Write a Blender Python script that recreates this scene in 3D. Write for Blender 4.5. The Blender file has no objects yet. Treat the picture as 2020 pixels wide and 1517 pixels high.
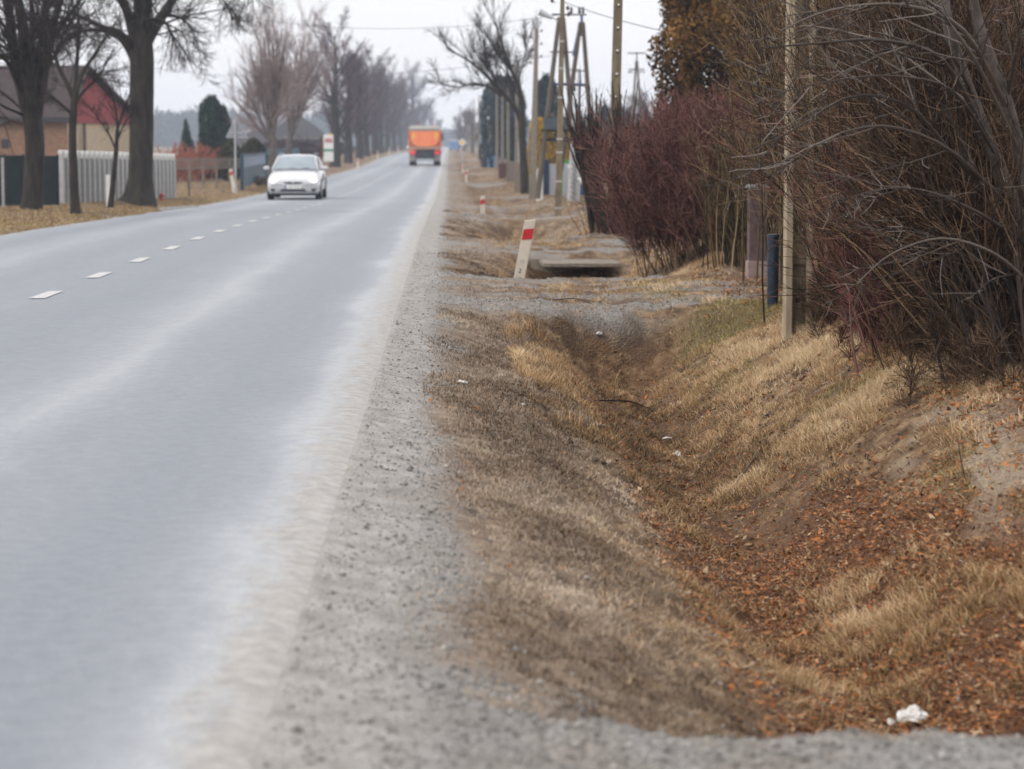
import bpy, bmesh, math, random
import numpy as np
from mathutils import Vector, Matrix
R = math.radians
rng = np.random.default_rng(7)
random.seed(7)
scene = bpy.context.scene
COL = scene.collection

# ------------------------------------------------------------------ camera
FPX = 4769.0                      # 85 mm on a 36 mm wide frame of 2020 pixels
PITCH = math.atan(473.5 / FPX)
YAW = math.atan(125.0 / FPX * math.cos(PITCH))
CAMZ = 1.3
cam = bpy.data.cameras.new('camera')
cam.lens = 85.0; cam.sensor_width = 36.0
cam.clip_start = 0.1; cam.clip_end = 5000
cam.dof.use_dof = True; cam.dof.focus_distance = 15.5; cam.dof.aperture_fstop = 3.6
camo = bpy.data.objects.new('camera', cam); COL.objects.link(camo)
camo.location = (0, 0, CAMZ)
camo.rotation_euler = (math.pi / 2 - PITCH, 0, -YAW)
scene.camera = camo
# ------------------------------------------------------------------ world: overcast daylight
world = bpy.data.worlds.new('World'); scene.world = world; world.use_nodes = True
wn = world.node_tree; wn.nodes.clear(); wl = wn.links
def wnode(t, **k):
    n = wn.nodes.new(t)
    for a, b in k.items(): setattr(n, a, b)
    return n
out = wnode('ShaderNodeOutputWorld'); bg = wnode('ShaderNodeBackground'); bg.inputs['Strength'].default_value = 0.1
sky = wnode('ShaderNodeTexSky', sky_type='NISHITA'); sky.sun_disc = False
sky.sun_elevation = R(42); sky.sun_rotation = R(215); sky.dust_density = 3.0
tc = wnode('ShaderNodeTexCoord'); sp = wnode('ShaderNodeSeparateXYZ')
wl.new(tc.outputs['Generated'], sp.inputs[0])
cl = wnode('ShaderNodeMath', operation='MAXIMUM'); cl.inputs[1].default_value = 0.0
wl.new(sp.outputs['Z'], cl.inputs[0])
grad = wnode('ShaderNodeMath', operation='MULTIPLY_ADD'); grad.inputs[1].default_value = 9.0; grad.inputs[2].default_value = 10.2
wl.new(cl.outputs[0], grad.inputs[0])
nz = wnode('ShaderNodeTexNoise'); nz.inputs['Scale'].default_value = 2.2; nz.inputs['Detail'].default_value = 5
mp = wnode('ShaderNodeMapping'); mp.inputs['Scale'].default_value = (1, 1, 4)
wl.new(tc.outputs['Generated'], mp.inputs[0]); wl.new(mp.outputs[0], nz.inputs['Vector'])
mr = wnode('ShaderNodeMapRange'); mr.inputs['To Min'].default_value = 0.9; mr.inputs['To Max'].default_value = 1.09
wl.new(nz.outputs['Fac'], mr.inputs['Value'])
m2 = wnode('ShaderNodeMath', operation='MULTIPLY'); wl.new(grad.outputs[0], m2.inputs[0]); wl.new(mr.outputs[0], m2.inputs[1])
vm = wnode('ShaderNodeVectorMath', operation='SCALE'); vm.inputs[0].default_value = (1.0, 0.985, 1.005)
wl.new(m2.outputs[0], vm.inputs['Scale'])
mx = wnode('ShaderNodeMix', data_type='RGBA'); mx.inputs['Factor'].default_value = 0.9
wl.new(sky.outputs[0], mx.inputs['A']); wl.new(vm.outputs[0], mx.inputs['B'])
wl.new(mx.outputs['Result'], bg.inputs['Color']); wl.new(bg.outputs[0], out.inputs['Surface'])
# ------------------------------------------------------------------ sun behind the clouds
sun = bpy.data.lights.new('sun', 'SUN'); sun.energy = 1.5; sun.angle = R(11); sun.color = (1, 0.95, 0.88)
suno = bpy.data.objects.new('sun', sun); COL.objects.link(suno)
suno.rotation_euler = Vector((0.72, 0.42, -0.60)).to_track_quat('-Z', 'Y').to_euler()
vs = scene.view_settings
vs.view_transform = 'Standard'; vs.look = 'None'; vs.exposure = 0.12; vs.gamma = 1.0; vs.use_curve_mapping = False
cy = scene.cycles
cy.use_denoising = True; cy.max_bounces = 6; cy.diffuse_bounces = 3; cy.glossy_bounces = 2
cy.transmission_bounces = 4; cy.volume_bounces = 1; cy.transparent_max_bounces = 8
cy.use_adaptive_sampling = True; cy.adaptive_threshold = 0.02
cy.sample_clamp_indirect = 4.0

# ------------------------------------------------------------------ pixel <-> place
_cp, _sp2, _cy, _sy = math.cos(PITCH), math.sin(PITCH), math.cos(YAW), math.sin(YAW)
FW = np.array([_sy * _cp, _cy * _cp, -_sp2]); RT = np.array([_cy, -_sy, 0.0]); UP = np.array([_sy * _sp2, _cy * _sp2, _cp])
def P(px, py, Y):
    d = FW + (px - 1010) / FPX * RT - (py - 758.5) / FPX * UP
    t = Y / d[1]
    return np.array([d[0] * t, Y, CAMZ + d[2] * t])
def proj(p):
    q = np.array(p, float) - np.array([0, 0, CAMZ]); z = q @ FW
    return 1010 + FPX * (q @ RT) / z, 758.5 - FPX * (q @ UP) / z

# ------------------------------------------------------------------ numpy noise
_T = np.random.default_rng(3).random((256, 256))
def vnoise(x, y):
    x = np.asarray(x, float); y = np.asarray(y, float)
    xi = np.floor(x).astype(int); yi = np.floor(y).astype(int); fx = x - xi; fy = y - yi
    fx = fx * fx * (3 - 2 * fx); fy = fy * fy * (3 - 2 * fy)
    a = _T[xi % 256, yi % 256]; b = _T[(xi + 1) % 256, yi % 256]; c = _T[xi % 256, (yi + 1) % 256]; d = _T[(xi + 1) % 256, (yi + 1) % 256]
    return (a * (1 - fx) + b * fx) * (1 - fy) + (c * (1 - fx) + d * fx) * fy
def fbm(x, y, o=4, g=0.5):
    s = 0; a = 1; n = 0
    for i in range(o):
        s = s + a * (vnoise(x * 2 ** i + 17.3 * i, y * 2 ** i + 5.1 * i) - 0.5); n += a; a *= g
    return s / n * 2
def sm(a, b, x):
    t = np.clip((np.asarray(x, float) - a) / (b - a), 0, 1); return t * t * (3 - 2 * t)

# ------------------------------------------------------------------ ground shape
HY = [0, 35, 43, 53, 62, 74, 88, 110, 130, 165, 190, 215, 265, 340, 600, 2000]
HH = [1.3, 1.3, 1.37, 1.48, 1.58, 1.67, 1.73, 1.75, 1.73, 1.70, 1.64, 1.42, 1.22, 1.16, 1.1, 1.1]
_yy = np.linspace(0, 1200, 2401)
_hh = np.interp(_yy, HY, HH)
_k = np.hanning(25); _k /= _k.sum()
_hs = np.convolve(np.pad(_hh, 12, mode='edge'), _k, 'valid')
def zroad(Y): return 1.3 - np.interp(Y, _yy, _hs)
XR, XL, XC = -0.42, -6.5, -3.4       # road edges and centre line
DRIVES = [(-9, 5.35, .7), (20.3, 25.2, .9), (31.3, 35.5, .7), (51.0, 55.5, 1.0), (66.5, 70.5, 1.2), (80, 84, 1.5), (112, 118, 2), (150, 156, 2), (185, 191, 2), (225, 235, 3)]
def drive_mask(Y, X=0):
    m = np.zeros(np.broadcast(Y, X).shape); Yw = Y + 0.35 * fbm(np.asarray(X) * 1.7 + 4, np.asarray(Y) * 1.1, 3) - 0.12 * np.asarray(X)
    for a, b, s in DRIVES: m = np.maximum(m, sm(a - s, a, Yw) * (1 - sm(b, b + s, Yw)))
    return m
DX = [XR, 0.0, 0.45, 0.95, 1.2, 1.5, 1.65, 2.05, 2.6, 3.0, 4.5, 12, 40]
DZ = [0, -.07, -.20, -.44, -.66, -.76, -.70, -.40, -.10, .06, .10, .0, -.1]
VX = [XR, 0.2, 1.5, 3.0, 6, 40]
VZ = [0, -.06, -.12, -.06, 0, -.1]
def gz(X, Y, fine=False):
    X = np.asarray(X, float); Y = np.asarray(Y, float)
    zr = zroad(Y)
    zl = zr + .10 * sm(-6.7, -8.6, X) * (1 - .6 * sm(90, 160, Y)) - .06 * sm(XL, XL - .25, X) * (1 - sm(-6.75, -7.2, X))
    dm = drive_mask(Y, X)
    deep = 1 - .35 * sm(40, 90, Y)
    wob = .18 * fbm(Y * .23, Y * 0 + 3.3, 3) * (.25 + .75 * sm(24, 30, Y))
    zd = np.interp(X - wob * sm(.2, 1.0, X), DX, DZ) * deep
    zv = np.interp(X, VX, VZ)
    z = zr + np.where(X > XR, zd * (1 - dm) + zv * dm, 0)
    z = np.where(X < XL, zl, z)
    # mound under the clump of stems
    z = z + .30 * np.exp(-((X - 2.2) ** 2 / .45 + (Y - 37.8) ** 2 / 3.2))
    z = z - .03 * ((X > XL) & (X < XR))
    if fine:
        e = sm(XR + .05, .5, X) + sm(XL - .1, XL - 1, X)
        near = 1 - .5 * sm(60, 200, Y)
        z = z + e * near * (.07 * fbm(X * 1.6, Y * 1.1, 3) * (1 - .6 * dm) + .035 * fbm(X * 6, Y * 5, 3) + .014 * fbm(X * 24, Y * 20, 2))
        z = z + .006 * fbm(X * 30, Y * 30, 2) * (X > XR)
    return z
def gnd(px, Y, X=None):
    x = (px - 885) / FPX * Y
    for _ in range(3):
        z = float(gz(x, Y)); q = proj((x, Y, z)); x += (px - q[0]) / FPX * Y
    return np.array([x, Y, float(gz(x, Y))])

# ------------------------------------------------------------------ materials
def newmat(name):
    m = bpy.data.materials.new(name); m.use_nodes = True
    nt = m.node_tree; b = nt.nodes['Principled BSDF']; return m, nt, b
def mat(name, c1, c2=None, rough=.7, scale=6, metal=0, bump=0.0, stretch=(1, 1, 1), emit=None, estr=0, spec=.3, detail=6, alpha=1, coat=0):
    m, nt, b = newmat(name); L = nt.links
    b.inputs['Roughness'].default_value = rough; b.inputs['Metallic'].default_value = metal
    b.inputs['Specular IOR Level'].default_value = spec
    b.inputs['Coat Weight'].default_value = coat
    if c2 is None: c2 = tuple(x * .78 for x in c1)
    t = nt.nodes.new('ShaderNodeTexCoord'); mp = nt.nodes.new('ShaderNodeMapping'); mp.inputs['Scale'].default_value = stretch
    n = nt.nodes.new('ShaderNodeTexNoise'); n.inputs['Scale'].default_value = scale; n.inputs['Detail'].default_value = detail
    n.inputs['Roughness'].default_value = .62
    L.new(t.outputs['Object'], mp.inputs[0]); L.new(mp.outputs[0], n.inputs['Vector'])
    r = nt.nodes.new('ShaderNodeValToRGB'); r.color_ramp.elements[0].position = .32; r.color_ramp.elements[1].position = .68
    r.color_ramp.elements[0].color = (*c2, 1); r.color_ramp.elements[1].color = (*c1, 1)
    L.new(n.outputs['Fac'], r.inputs[0]); L.new(r.outputs[0], b.inputs['Base Color'])
    if bump:
        bp = nt.nodes.new('ShaderNodeBump'); bp.inputs['Strength'].default_value = bump; bp.inputs['Distance'].default_value = .02
        L.new(n.outputs['Fac'], bp.inputs['Height']); L.new(bp.outputs[0], b.inputs['Normal'])
    if emit: b.inputs['Emission Color'].default_value = (*emit, 1); b.inputs['Emission Strength'].default_value = estr
    if alpha < 1: b.inputs['Alpha'].default_value = alpha
    return m
def tintmat(name, cols, rough=.8, trans=0.0, noise=0.0):
    """colour picked per piece through the point attribute tint"""
    m, nt, b = newmat(name); L = nt.links
    a = nt.nodes.new('ShaderNodeAttribute'); a.attribute_name = 'tint'
    r = nt.nodes.new('ShaderNodeValToRGB'); e = r.color_ramp.elements
    while len(e) < len(cols): e.new(.5)
    for i, c in enumerate(cols): e[i].position = i / (len(cols) - 1); e[i].color = (*c, 1)
    L.new(a.outputs['Fac'], r.inputs[0])
    b.inputs['Roughness'].default_value = rough; b.inputs['Specular IOR Level'].default_value = .2
    L.new(r.outputs[0], b.inputs['Base Color'])
    if trans:
        o = nt.nodes['Material Output']; tr = nt.nodes.new('ShaderNodeBsdfTranslucent'); mi = nt.nodes.new('ShaderNodeMixShader')
        mi.inputs[0].default_value = trans; L.new(r.outputs[0], tr.inputs[0]); L.new(b.outputs[0], mi.inputs[1]); L.new(tr.outputs[0], mi.inputs[2]); L.new(mi.outputs[0], o.inputs[0])
    return m

# ------------------------------------------------------------------ object helpers
ORG = {}
def fast_mesh(name, V, F, tint=None, smooth=False):
    V = np.ascontiguousarray(V, dtype=np.float32); me = bpy.data.meshes.new(name)
    Fs = F if isinstance(F, list) else [F]
    Fs = [np.ascontiguousarray(f, dtype=np.int32) for f in Fs if len(f)]
    me.vertices.add(len(V)); me.vertices.foreach_set('co', V.ravel())
    nl = sum(f.size for f in Fs); me.loops.add(nl); me.loops.foreach_set('vertex_index', np.concatenate([f.ravel() for f in Fs]))
    tot = np.concatenate([np.full(len(f), f.shape[1], np.int32) for f in Fs]); st = np.concatenate([[0], np.cumsum(tot)[:-1]]).astype(np.int32)
    me.polygons.add(len(tot)); me.polygons.foreach_set('loop_start', st)
    try: me.polygons.foreach_set('loop_total', tot)
    except Exception: pass
    if smooth: me.polygons.foreach_set('use_smooth', np.ones(len(tot), bool))
    if tint is not None:
        a = me.attributes.new('tint', 'FLOAT', 'POINT'); a.data.foreach_set('value', np.ascontiguousarray(tint, dtype=np.float32))
    me.update(calc_edges=True); me.validate(); return me
def link(name, me, m, parent=None, kind=None):
    o = bpy.data.objects.new(name, me); COL.objects.link(o)
    if m is not None and not me.materials: me.materials.append(m)
    if parent is not None: o.parent = parent
    if kind: o['kind'] = kind
    return o
def obj(name, V, F, m, parent=None, tint=None, smooth=False, kind=None):
    V = np.array(V, float)
    if parent is not None and parent.name in ORG: V = V - ORG[parent.name]
    o = link(name, fast_mesh(name, V, F, tint, smooth), m, parent, kind)
    if parent is not None and parent.name in ORG: ORG[o.name] = ORG[parent.name]
    return o
def tag(o, label, cat, group=None):
    o['label'] = label; o['category'] = cat
    if group: o['group'] = group
    return o
def thing(name, label, cat, loc=(0, 0, 0), group=None, rz=0):
    o = bpy.data.objects.new(name, None); COL.objects.link(o); o.location = [float(v) for v in loc]; o.empty_display_size = .2
    o.rotation_euler = (0, 0, rz)
    ORG[o.name] = np.array(loc, float); return tag(o, label, cat, group)
def local(o):
    """the children of o are built round the origin instead of in place"""
    ORG[o.name] = np.zeros(3); return o
def copy_tree(o, loc, label=None, rz=None, scale=None, parent=None, group=None):
    c = o.copy(); COL.objects.link(c)
    if parent is None:
        c.location = [float(v) for v in loc]
        if rz is not None: c.rotation_euler = (o.rotation_euler[0], o.rotation_euler[1], rz)
        if scale is not None: c.scale = scale if hasattr(scale, '__len__') else (scale,) * 3
        if label: c['label'] = label
        if group: c['group'] = group
    else: c.parent = parent
    for ch in [x for x in ALLKIDS.get(o.name, kids(o))]: copy_tree(ch, None, parent=c)
    return c
ALLKIDS = {}
def kids(o): return [x for x in o.children]

class MB:
    def __init__(s): s.v = []; s.f = []
    def add(s, V, F):
        n = len(s.v); s.v += [tuple(map(float, p)) for p in V]; s.f += [tuple(i + n for i in f) for f in F]; return s
    def box(s, c, d, rz=0, rx=0, ry=0, taper=1.0):
        x, y, z = d[0] / 2, d[1] / 2, d[2] / 2
        V = [(-x, -y, -z), (x, -y, -z), (x, y, -z), (-x, y, -z), (-x * taper, -y * taper, z), (x * taper, -y * taper, z), (x * taper, y * taper, z), (-x * taper, y * taper, z)]
        M = Matrix.Translation(Vector([float(q) for q in c])) @ Matrix.Rotation(rz, 4, 'Z') @ Matrix.Rotation(ry, 4, 'Y') @ Matrix.Rotation(rx, 4, 'X')
        return s.add([M @ Vector(v) for v in V], [(0, 3, 2, 1), (4, 5, 6, 7), (0, 1, 5, 4), (1, 2, 6, 5), (2, 3, 7, 6), (3, 0, 4, 7)])
    def cyl(s, a, b, r0, r1=None, n=8):
        a = Vector([float(q) for q in a]); b = Vector([float(q) for q in b]); r1 = r0 if r1 is None else r1
        d = (b - a).normalized(); u = d.orthogonal().normalized(); w = d.cross(u)
        V = []
        for p, r in ((a, r0), (b, r1)):
            for i in range(n):
                t = 2 * math.pi * i / n; V.append(p + u * math.cos(t) * r + w * math.sin(t) * r)
        F = [(i, (i + 1) % n, n + (i + 1) % n, n + i) for i in range(n)] + [tuple(range(n - 1, -1, -1)), tuple(range(n, 2 * n))]
        return s.add(V, F)
    def lathe(s, c, prof, n=10):
        V = []; F = []
        for r, z in prof:
            for i in range(n): t = 2 * math.pi * i / n; V.append((c[0] + r * math.cos(t), c[1] + r * math.sin(t), c[2] + z))
        for k in range(len(prof) - 1):
            for i in range(n): F.append((k * n + i, k * n + (i + 1) % n, (k + 1) * n + (i + 1) % n, (k + 1) * n + i))
        F += [tuple(range(n - 1, -1, -1)), tuple(range((len(prof) - 1) * n, len(prof) * n))]
        return s.add(V, F)
    def ball(s, c, r, n=8, m=5):
        r = r if hasattr(r, '__len__') else (r, r, r); V = []; F = []
        for k in range(m + 1):
            ph = math.pi * k / m
            for i in range(n): t = 2 * math.pi * i / n; V.append((c[0] + r[0] * math.sin(ph) * math.cos(t), c[1] + r[1] * math.sin(ph) * math.sin(t), c[2] + r[2] * math.cos(ph)))
        for k in range(m):
            for i in range(n): F.append((k * n + i, (k + 1) * n + i, (k + 1) * n + (i + 1) % n, k * n + (i + 1) % n))
        return s.add(V, F)
    def prism(s, pts, a, b, plane='xz'):
        """polygon pts in a plane, extruded from a to b along the third axis"""
        n = len(pts); V = []
        for t in (a, b):
            for p in pts: V.append((p[0], t, p[1]) if plane == 'xz' else ((t, p[0], p[1]) if plane == 'yz' else (p[0], p[1], t)))
        return s.add(V, [tuple(range(n)), tuple(range(2 * n - 1, n - 1, -1))] + [(i, n + i, n + (i + 1) % n, (i + 1) % n) for i in range(n)])
    def build(s, name, m, parent=None, smooth=False, bevel=0, kind=None):
        me = bpy.data.meshes.new(name); V = np.array(s.v)
        if parent is not None and parent.name in ORG: V = V - ORG[parent.name]
        me.from_pydata(V.tolist(), [], s.f); 
        bm = bmesh.new(); bm.from_mesh(me); bmesh.ops.recalc_face_normals(bm, faces=bm.faces)
        if bevel: bmesh.ops.bevel(bm, geom=bm.edges[:], offset=bevel, segments=2, affect='EDGES', clamp_overlap=True)
        bm.to_mesh(me); bm.free()
        if smooth:
            for p in me.polygons: p.use_smooth = True
        o = link(name, me, m, parent, kind)
        if parent is not None and parent.name in ORG: ORG[o.name] = ORG[parent.name]
        return o

# ------------------------------------------------------------------ branches
def unit(v): return v / np.maximum(np.linalg.norm(v, axis=-1, keepdims=True), 1e-9)
def tubes(groups, sides=3):
    """groups: list of (P[N,K,3], R[N,K], sides, tint[N] or None) -> one mesh's arrays"""
    VV = []; FF = []; TT = []; base = 0
    for g in groups:
        Pn, Rn, n = g[0], g[1], g[2]; N, K = Rn.shape
        if N == 0: continue
        T = unit(np.gradient(Pn, axis=1)); mt = unit(Pn[:, -1] - Pn[:, 0])
        ref = np.where(np.abs(mt[:, 2:3]) > .75, np.array([[1., 0.13, 0]]), np.array([[0, 0.1, 1.]]))[:, None, :]
        U = unit(np.cross(T, ref)); W = np.cross(T, U)
        a = np.arange(n) * 2 * np.pi / n
        V = Pn[:, :, None, :] + Rn[:, :, None, None] * (np.cos(a)[None, None, :, None] * U[:, :, None, :] + np.sin(a)[None, None, :, None] * W[:, :, None, :])
        idx = np.arange(N * K * n).reshape(N, K, n) + base
        A = idx[:, :-1, :]; B = np.roll(idx, -1, 2)[:, :-1, :]; C = np.roll(idx, -1, 2)[:, 1:, :]; D = idx[:, 1:, :]
        FF.append(np.stack([A, D, C, B], -1).reshape(-1, 4)); VV.append(V.reshape(-1, 3))
        t = g[3] if len(g) > 3 and g[3] is not None else rng.random(N)
        TT.append(np.repeat(t, K * n)); base += N * K * n
    return np.concatenate(VV), np.concatenate(FF), np.concatenate(TT)
def walk(S, D, L, k, wob, up, r0, r1, grav=None, zig=0):
    """polylines from starts S in directions D, lengths L"""
    N = len(S); pts = [S]; d = unit(D); step = (L / (k - 1))[:, None]
    for i in range(1, k):
        d = unit(d + rng.normal(0, wob, (N, 3)) + np.array([0, 0, 1.]) * up * (1 if np.isscalar(up) else 1))
        if grav is not None: d = unit(d + grav * (i / k))
        pts.append(pts[-1] + d * step)
    Pn = np.stack(pts, 1); t = np.linspace(0, 1, k)[None]
    Rn = r0[:, None] * (1 - t) + np.broadcast_to(np.asarray(r1), (N,))[:, None] * t
    return Pn, Rn
def spawn(Pn, Rn, n, t0, t1, ang, angv, lf, k, wob, up, rf=.6, rmin=.002, bias=None, lmin=0.0, grav=None, taperlen=.6, lr=.018):
    N, K, _ = Pn.shape
    t = rng.uniform(t0, t1, (N, n)); f = t * (K - 1); i = np.minimum(f.astype(int), K - 2); fr = (f - i)[..., None]
    ar = np.arange(N)[:, None]
    S = Pn[ar, i] * (1 - fr) + Pn[ar, i + 1] * fr; T = unit(Pn[ar, i + 1] - Pn[ar, i])
    rad = Rn[ar, i] * (1 - fr[..., 0]) + Rn[ar, i + 1] * fr[..., 0]
    plen = np.linalg.norm(np.diff(Pn, axis=1), axis=2).sum(1)[:, None]
    rv = unit(rng.normal(0, 1, (N, n, 3))); side = unit(rv - (rv * T).sum(-1, keepdims=True) * T)
    th = R(ang) + rng.normal(0, R(angv), (N, n)); D = T * np.cos(th)[..., None] + side * np.sin(th)[..., None]
    if bias is not None: D = D + np.asarray(bias)
    L = np.maximum(plen * lf * (1 - taperlen * t) * rng.uniform(.6, 1.25, (N, n)), lmin)
    r0 = np.maximum(np.minimum(rad * rf, L * lr), rmin)
    return walk(S.reshape(-1, 3), D.reshape(-1, 3), L.ravel(), k, wob, up, r0.ravel(), np.maximum(r0.ravel() * .35, rmin * .6), grav)
def poly(pts, k=None):
    """smooth path through (px,py,Y,r) control points -> P[1,K,3], R[1,K]"""
    A = np.array([P(p[0], p[1], p[2]) for p in pts]); r = np.array([p[3] for p in pts])
    return spath(A, r, k)
def spath(A, r, k=None):
    n = len(A); k = k or (n - 1) * 4 + 1; t = np.linspace(0, n - 1, k); o = []
    for q in t:
        i = min(int(q), n - 2); f = q - i; p0 = A[max(i - 1, 0)]; p1 = A[i]; p2 = A[i + 1]; p3 = A[min(i + 2, n - 1)]
        o.append(.5 * ((2 * p1) + (-p0 + p2) * f + (2 * p0 - 5 * p1 + 4 * p2 - p3) * f * f + (-p0 + 3 * p1 - 3 * p2 + p3) * f ** 3))
    return np.array(o)[None], np.interp(t, range(n), r)[None]
def cat(*a):
    """join (P,R) sets with the same K"""
    return np.concatenate([x[0] for x in a]), np.concatenate([x[1] for x in a])
def leafquads(C, size, N=None, up=0.0, asp=.5):
    """small two-triangle leaves at centres C"""
    n = len(C); a = unit(rng.normal(0, 1, (n, 3)) + np.array([0, 0, up])); b = unit(np.cross(a, rng.normal(0, 1, (n, 3))))
    s = (size * rng.uniform(.6, 1.3, n))[:, None]
    V = np.stack([C - a * s, C + b * s * asp, C + a * s, C - b * s * asp], 1).reshape(-1, 3)
    i = np.arange(n)[:, None] * 4
    return V, np.concatenate([i, i + 1, i + 2, i + 3], 1)
# ================================================================== GROUND
def axis(*segs):
    o = []
    for a, b, d in segs: o += list(np.arange(a, b, d))
    return np.array(o + [segs[-1][1]])
gx = axis((-420, -60, 30), (-60, -14, 3), (-14, -9, .5), (-9, -6.3, .12), (-6.3, -.6, .57), (-.6, 3.6, .032), (3.6, 8, .2), (8, 14, .6), (14, 60, 4), (60, 420, 30))
gy = [-20, -10, -4, 0, 2, 3.5]; y = 4.4
while y < 1120: gy.append(y); y += max(.032, .0042 * y)
gy.append(1120); gy = np.array(gy)
GX, GY = np.meshgrid(gx, gy)
GZ = gz(GX, GY, fine=True)
# puddled rut, hollow under the concrete slab
GZ -= .07 * np.exp(-(((GX - 1.75) / .40) ** 4 + ((GY - 30.0) / .4) ** 4))
nxg, nyg = len(gx), len(gy)
ii = np.arange(nxg * nyg).reshape(nyg, nxg)
GF = np.stack([ii[:-1, :-1], ii[:-1, 1:], ii[1:, 1:], ii[1:, :-1]], -1).reshape(-1, 4)
ground = obj('ground', np.stack([GX, GY, GZ], -1).reshape(-1, 3), GF, None, smooth=True, kind='structure')
X_, Y_ = GX.ravel(), GY.ravel()
def w_gravel(X, Y):
    dm = drive_mask(Y, X)
    n = fbm(X * 3, Y * 1.2, 4)
    g = 1 - sm(-.16, .14, X + .30 * n)
    g2 = sm(.55, 1, dm) * sm(-.1, .3, fbm(X * .8 + 9, Y * 2.6, 4) + .02) * (1 - sm(2.5, 3.5, X))
    near = (1 - sm(6.05, 6.75, Y + .62 * X + .8 * n + .35 * fbm(X * 9, Y * 5, 3))) * (1 - sm(2.0, 4.0, X) * .4)
    return np.clip(np.maximum.reduce([g, g2 * .9, near]), 0, 1) * (X > XR - .1) + (X < XL) * (1 - sm(-.1, .4, (XL - .15 - X) + .4 * n))
def w_sand(X, Y):
    n = fbm(X * 2.2, Y * 1.0, 4)
    return np.clip(sm(.0, .3, 1 - np.sqrt(((X - 2.80 + .2 * n) / .55) ** 2 + ((Y - 10.7) / 1.7) ** 2) + .9 * n) * .85 + .35 * sm(.1, .5, fbm(X * .9 + 40, Y * .6, 3)) * (X > 1.8) * (Y > 30), 0, 1)
def w_leaf(X, Y):
    n = fbm(X * 2.5 + 7, Y * 1.3, 4)
    a = sm(.85, 1.2, X + .2 * n) * (1 - sm(1.6, 2.2, X + .3 * n - .6 * sm(13, 9, Y))) * (.30 + .70 * sm(14.5, 10.5, Y + 2 * n))
    b = sm(2.5, 3.0, X + .1 * n) * sm(9, 10.5, Y) * (1 - sm(15, 22, Y)) * .9
    return np.clip(a * (1 - .9 * drive_mask(Y, X)) * (1 - .5 * sm(30, 50, Y)) + b + sm(3.2, 3.8, X) * (Y < 34), 0, 1) * (X > 0)
def w_green(X, Y):
    n = fbm(X * 1.6 + 11, Y * .9 + 3, 4)
    a = sm(1.7, 2.2, X) * sm(13.0, 16, Y) * (1 - sm(21, 24, Y)) * sm(-.15, .35, n + .1)
    b = sm(.15, .5, n - .1) * .35
    return np.clip(a + b * (X > 1) + .35 * sm(0, .4, n) * (X < -9), 0, 1)
for nm, f in (('w_gravel', w_gravel), ('w_sand', w_sand), ('w_leaf', w_leaf), ('w_green', w_green)):
    a = ground.data.attributes.new(nm, 'FLOAT', 'POINT'); a.data.foreach_set('value', np.ascontiguousarray(f(X_, Y_), dtype=np.float32))
a = ground.data.attributes.new('w_turf', 'FLOAT', 'POINT'); a.data.foreach_set('value', np.ascontiguousarray((X_ > XR) * (1 - sm(.45, .85, X_ + .2 * fbm(X_ * 3, Y_ * 1.5, 3))), dtype=np.float32))
a = ground.data.attributes.new('w_edge', 'FLOAT', 'POINT')
a.data.foreach_set('value', np.ascontiguousarray(1 - sm(-.22, .02, X_ + .12 * fbm(X_ * 4, Y_ * .8, 3)), dtype=np.float32))
m, nt, b = newmat('ground_soil'); L = nt.links; N_ = nt.nodes
tcd = N_.new('ShaderNodeTexCoord')
def noise(scale, detail=6, rough=.6, sx=1, sy=1):
    mp = N_.new('ShaderNodeMapping'); mp.inputs['Scale'].default_value = (sx, sy, 1); n = N_.new('ShaderNodeTexNoise')
    n.inputs['Scale'].default_value = scale; n.inputs['Detail'].default_value = detail; n.inputs['Roughness'].default_value = rough
    L.new(tcd.outputs['Object'], mp.inputs[0]); L.new(mp.outputs[0], n.inputs['Vector']); return n.outputs['Fac']
def ramp(fac, cols, pos):
    r = N_.new('ShaderNodeValToRGB'); e = r.color_ramp.elements
    while len(e) < len(cols): e.new(.5)
    for i, (c, p) in enumerate(zip(cols, pos)): e[i].position = p; e[i].color = (*c, 1)
    L.new(fac, r.inputs[0]); return r.outputs[0]
def mixc(f, A, B):
    x = N_.new('ShaderNodeMix'); x.data_type = 'RGBA'
    if hasattr(f, 'type'): L.new(f, x.inputs['Factor'])
    else: x.inputs['Factor'].default_value = f
    L.new(A, x.inputs['A']); L.new(B, x.inputs['B']); return x.outputs['Result']
def attr(n): a = N_.new('ShaderNodeAttribute'); a.attribute_name = n; return a.outputs['Fac']
fine = noise(38, 5, .7); mid = noise(7, 6, .65); big = noise(1.1, 4)
vor = N_.new('ShaderNodeTexVoronoi'); vor.inputs['Scale'].default_value = 55; L.new(tcd.outputs['Object'], vor.inputs['Vector'])
grassc = ramp(mid, [(.045, .024, .013), (.17, .105, .055), (.38, .275, .155)], [.3, .5, .72])
fieldc = ramp(noise(.5, 5), [(.17, .12, .07), (.30, .23, .14)], [.35, .65])
gravc = ramp(vor.outputs['Distance'], [(.085, .082, .078), (.22, .213, .20), (.33, .32, .305)], [.0, .35, .8])
gravc = mixc(mid, gravc, ramp(fine, [(.11, .104, .096), (.29, .278, .26)], [.35, .65]))
edgec = ramp(mid, [(.215, .202, .183), (.36, .345, .32)], [.3, .65])
sandc = ramp(fine, [(.20, .155, .11), (.38, .31, .235)], [.3, .7])
leafc = ramp(fine, [(.035, .017, .009), (.12, .055, .026), (.26, .12, .052)], [.3, .52, .75])
greenc = ramp(fine, [(.06, .045, .022), (.22, .17, .085)], [.3, .7])
grassc = mixc(ramp(noise(2.4, 5, .65), [(0,) * 3, (.8,) * 3], [.48, .60]), grassc, ramp(fine, [(.03, .018, .012), (.11, .066, .038)], [.35, .68]))
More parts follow.
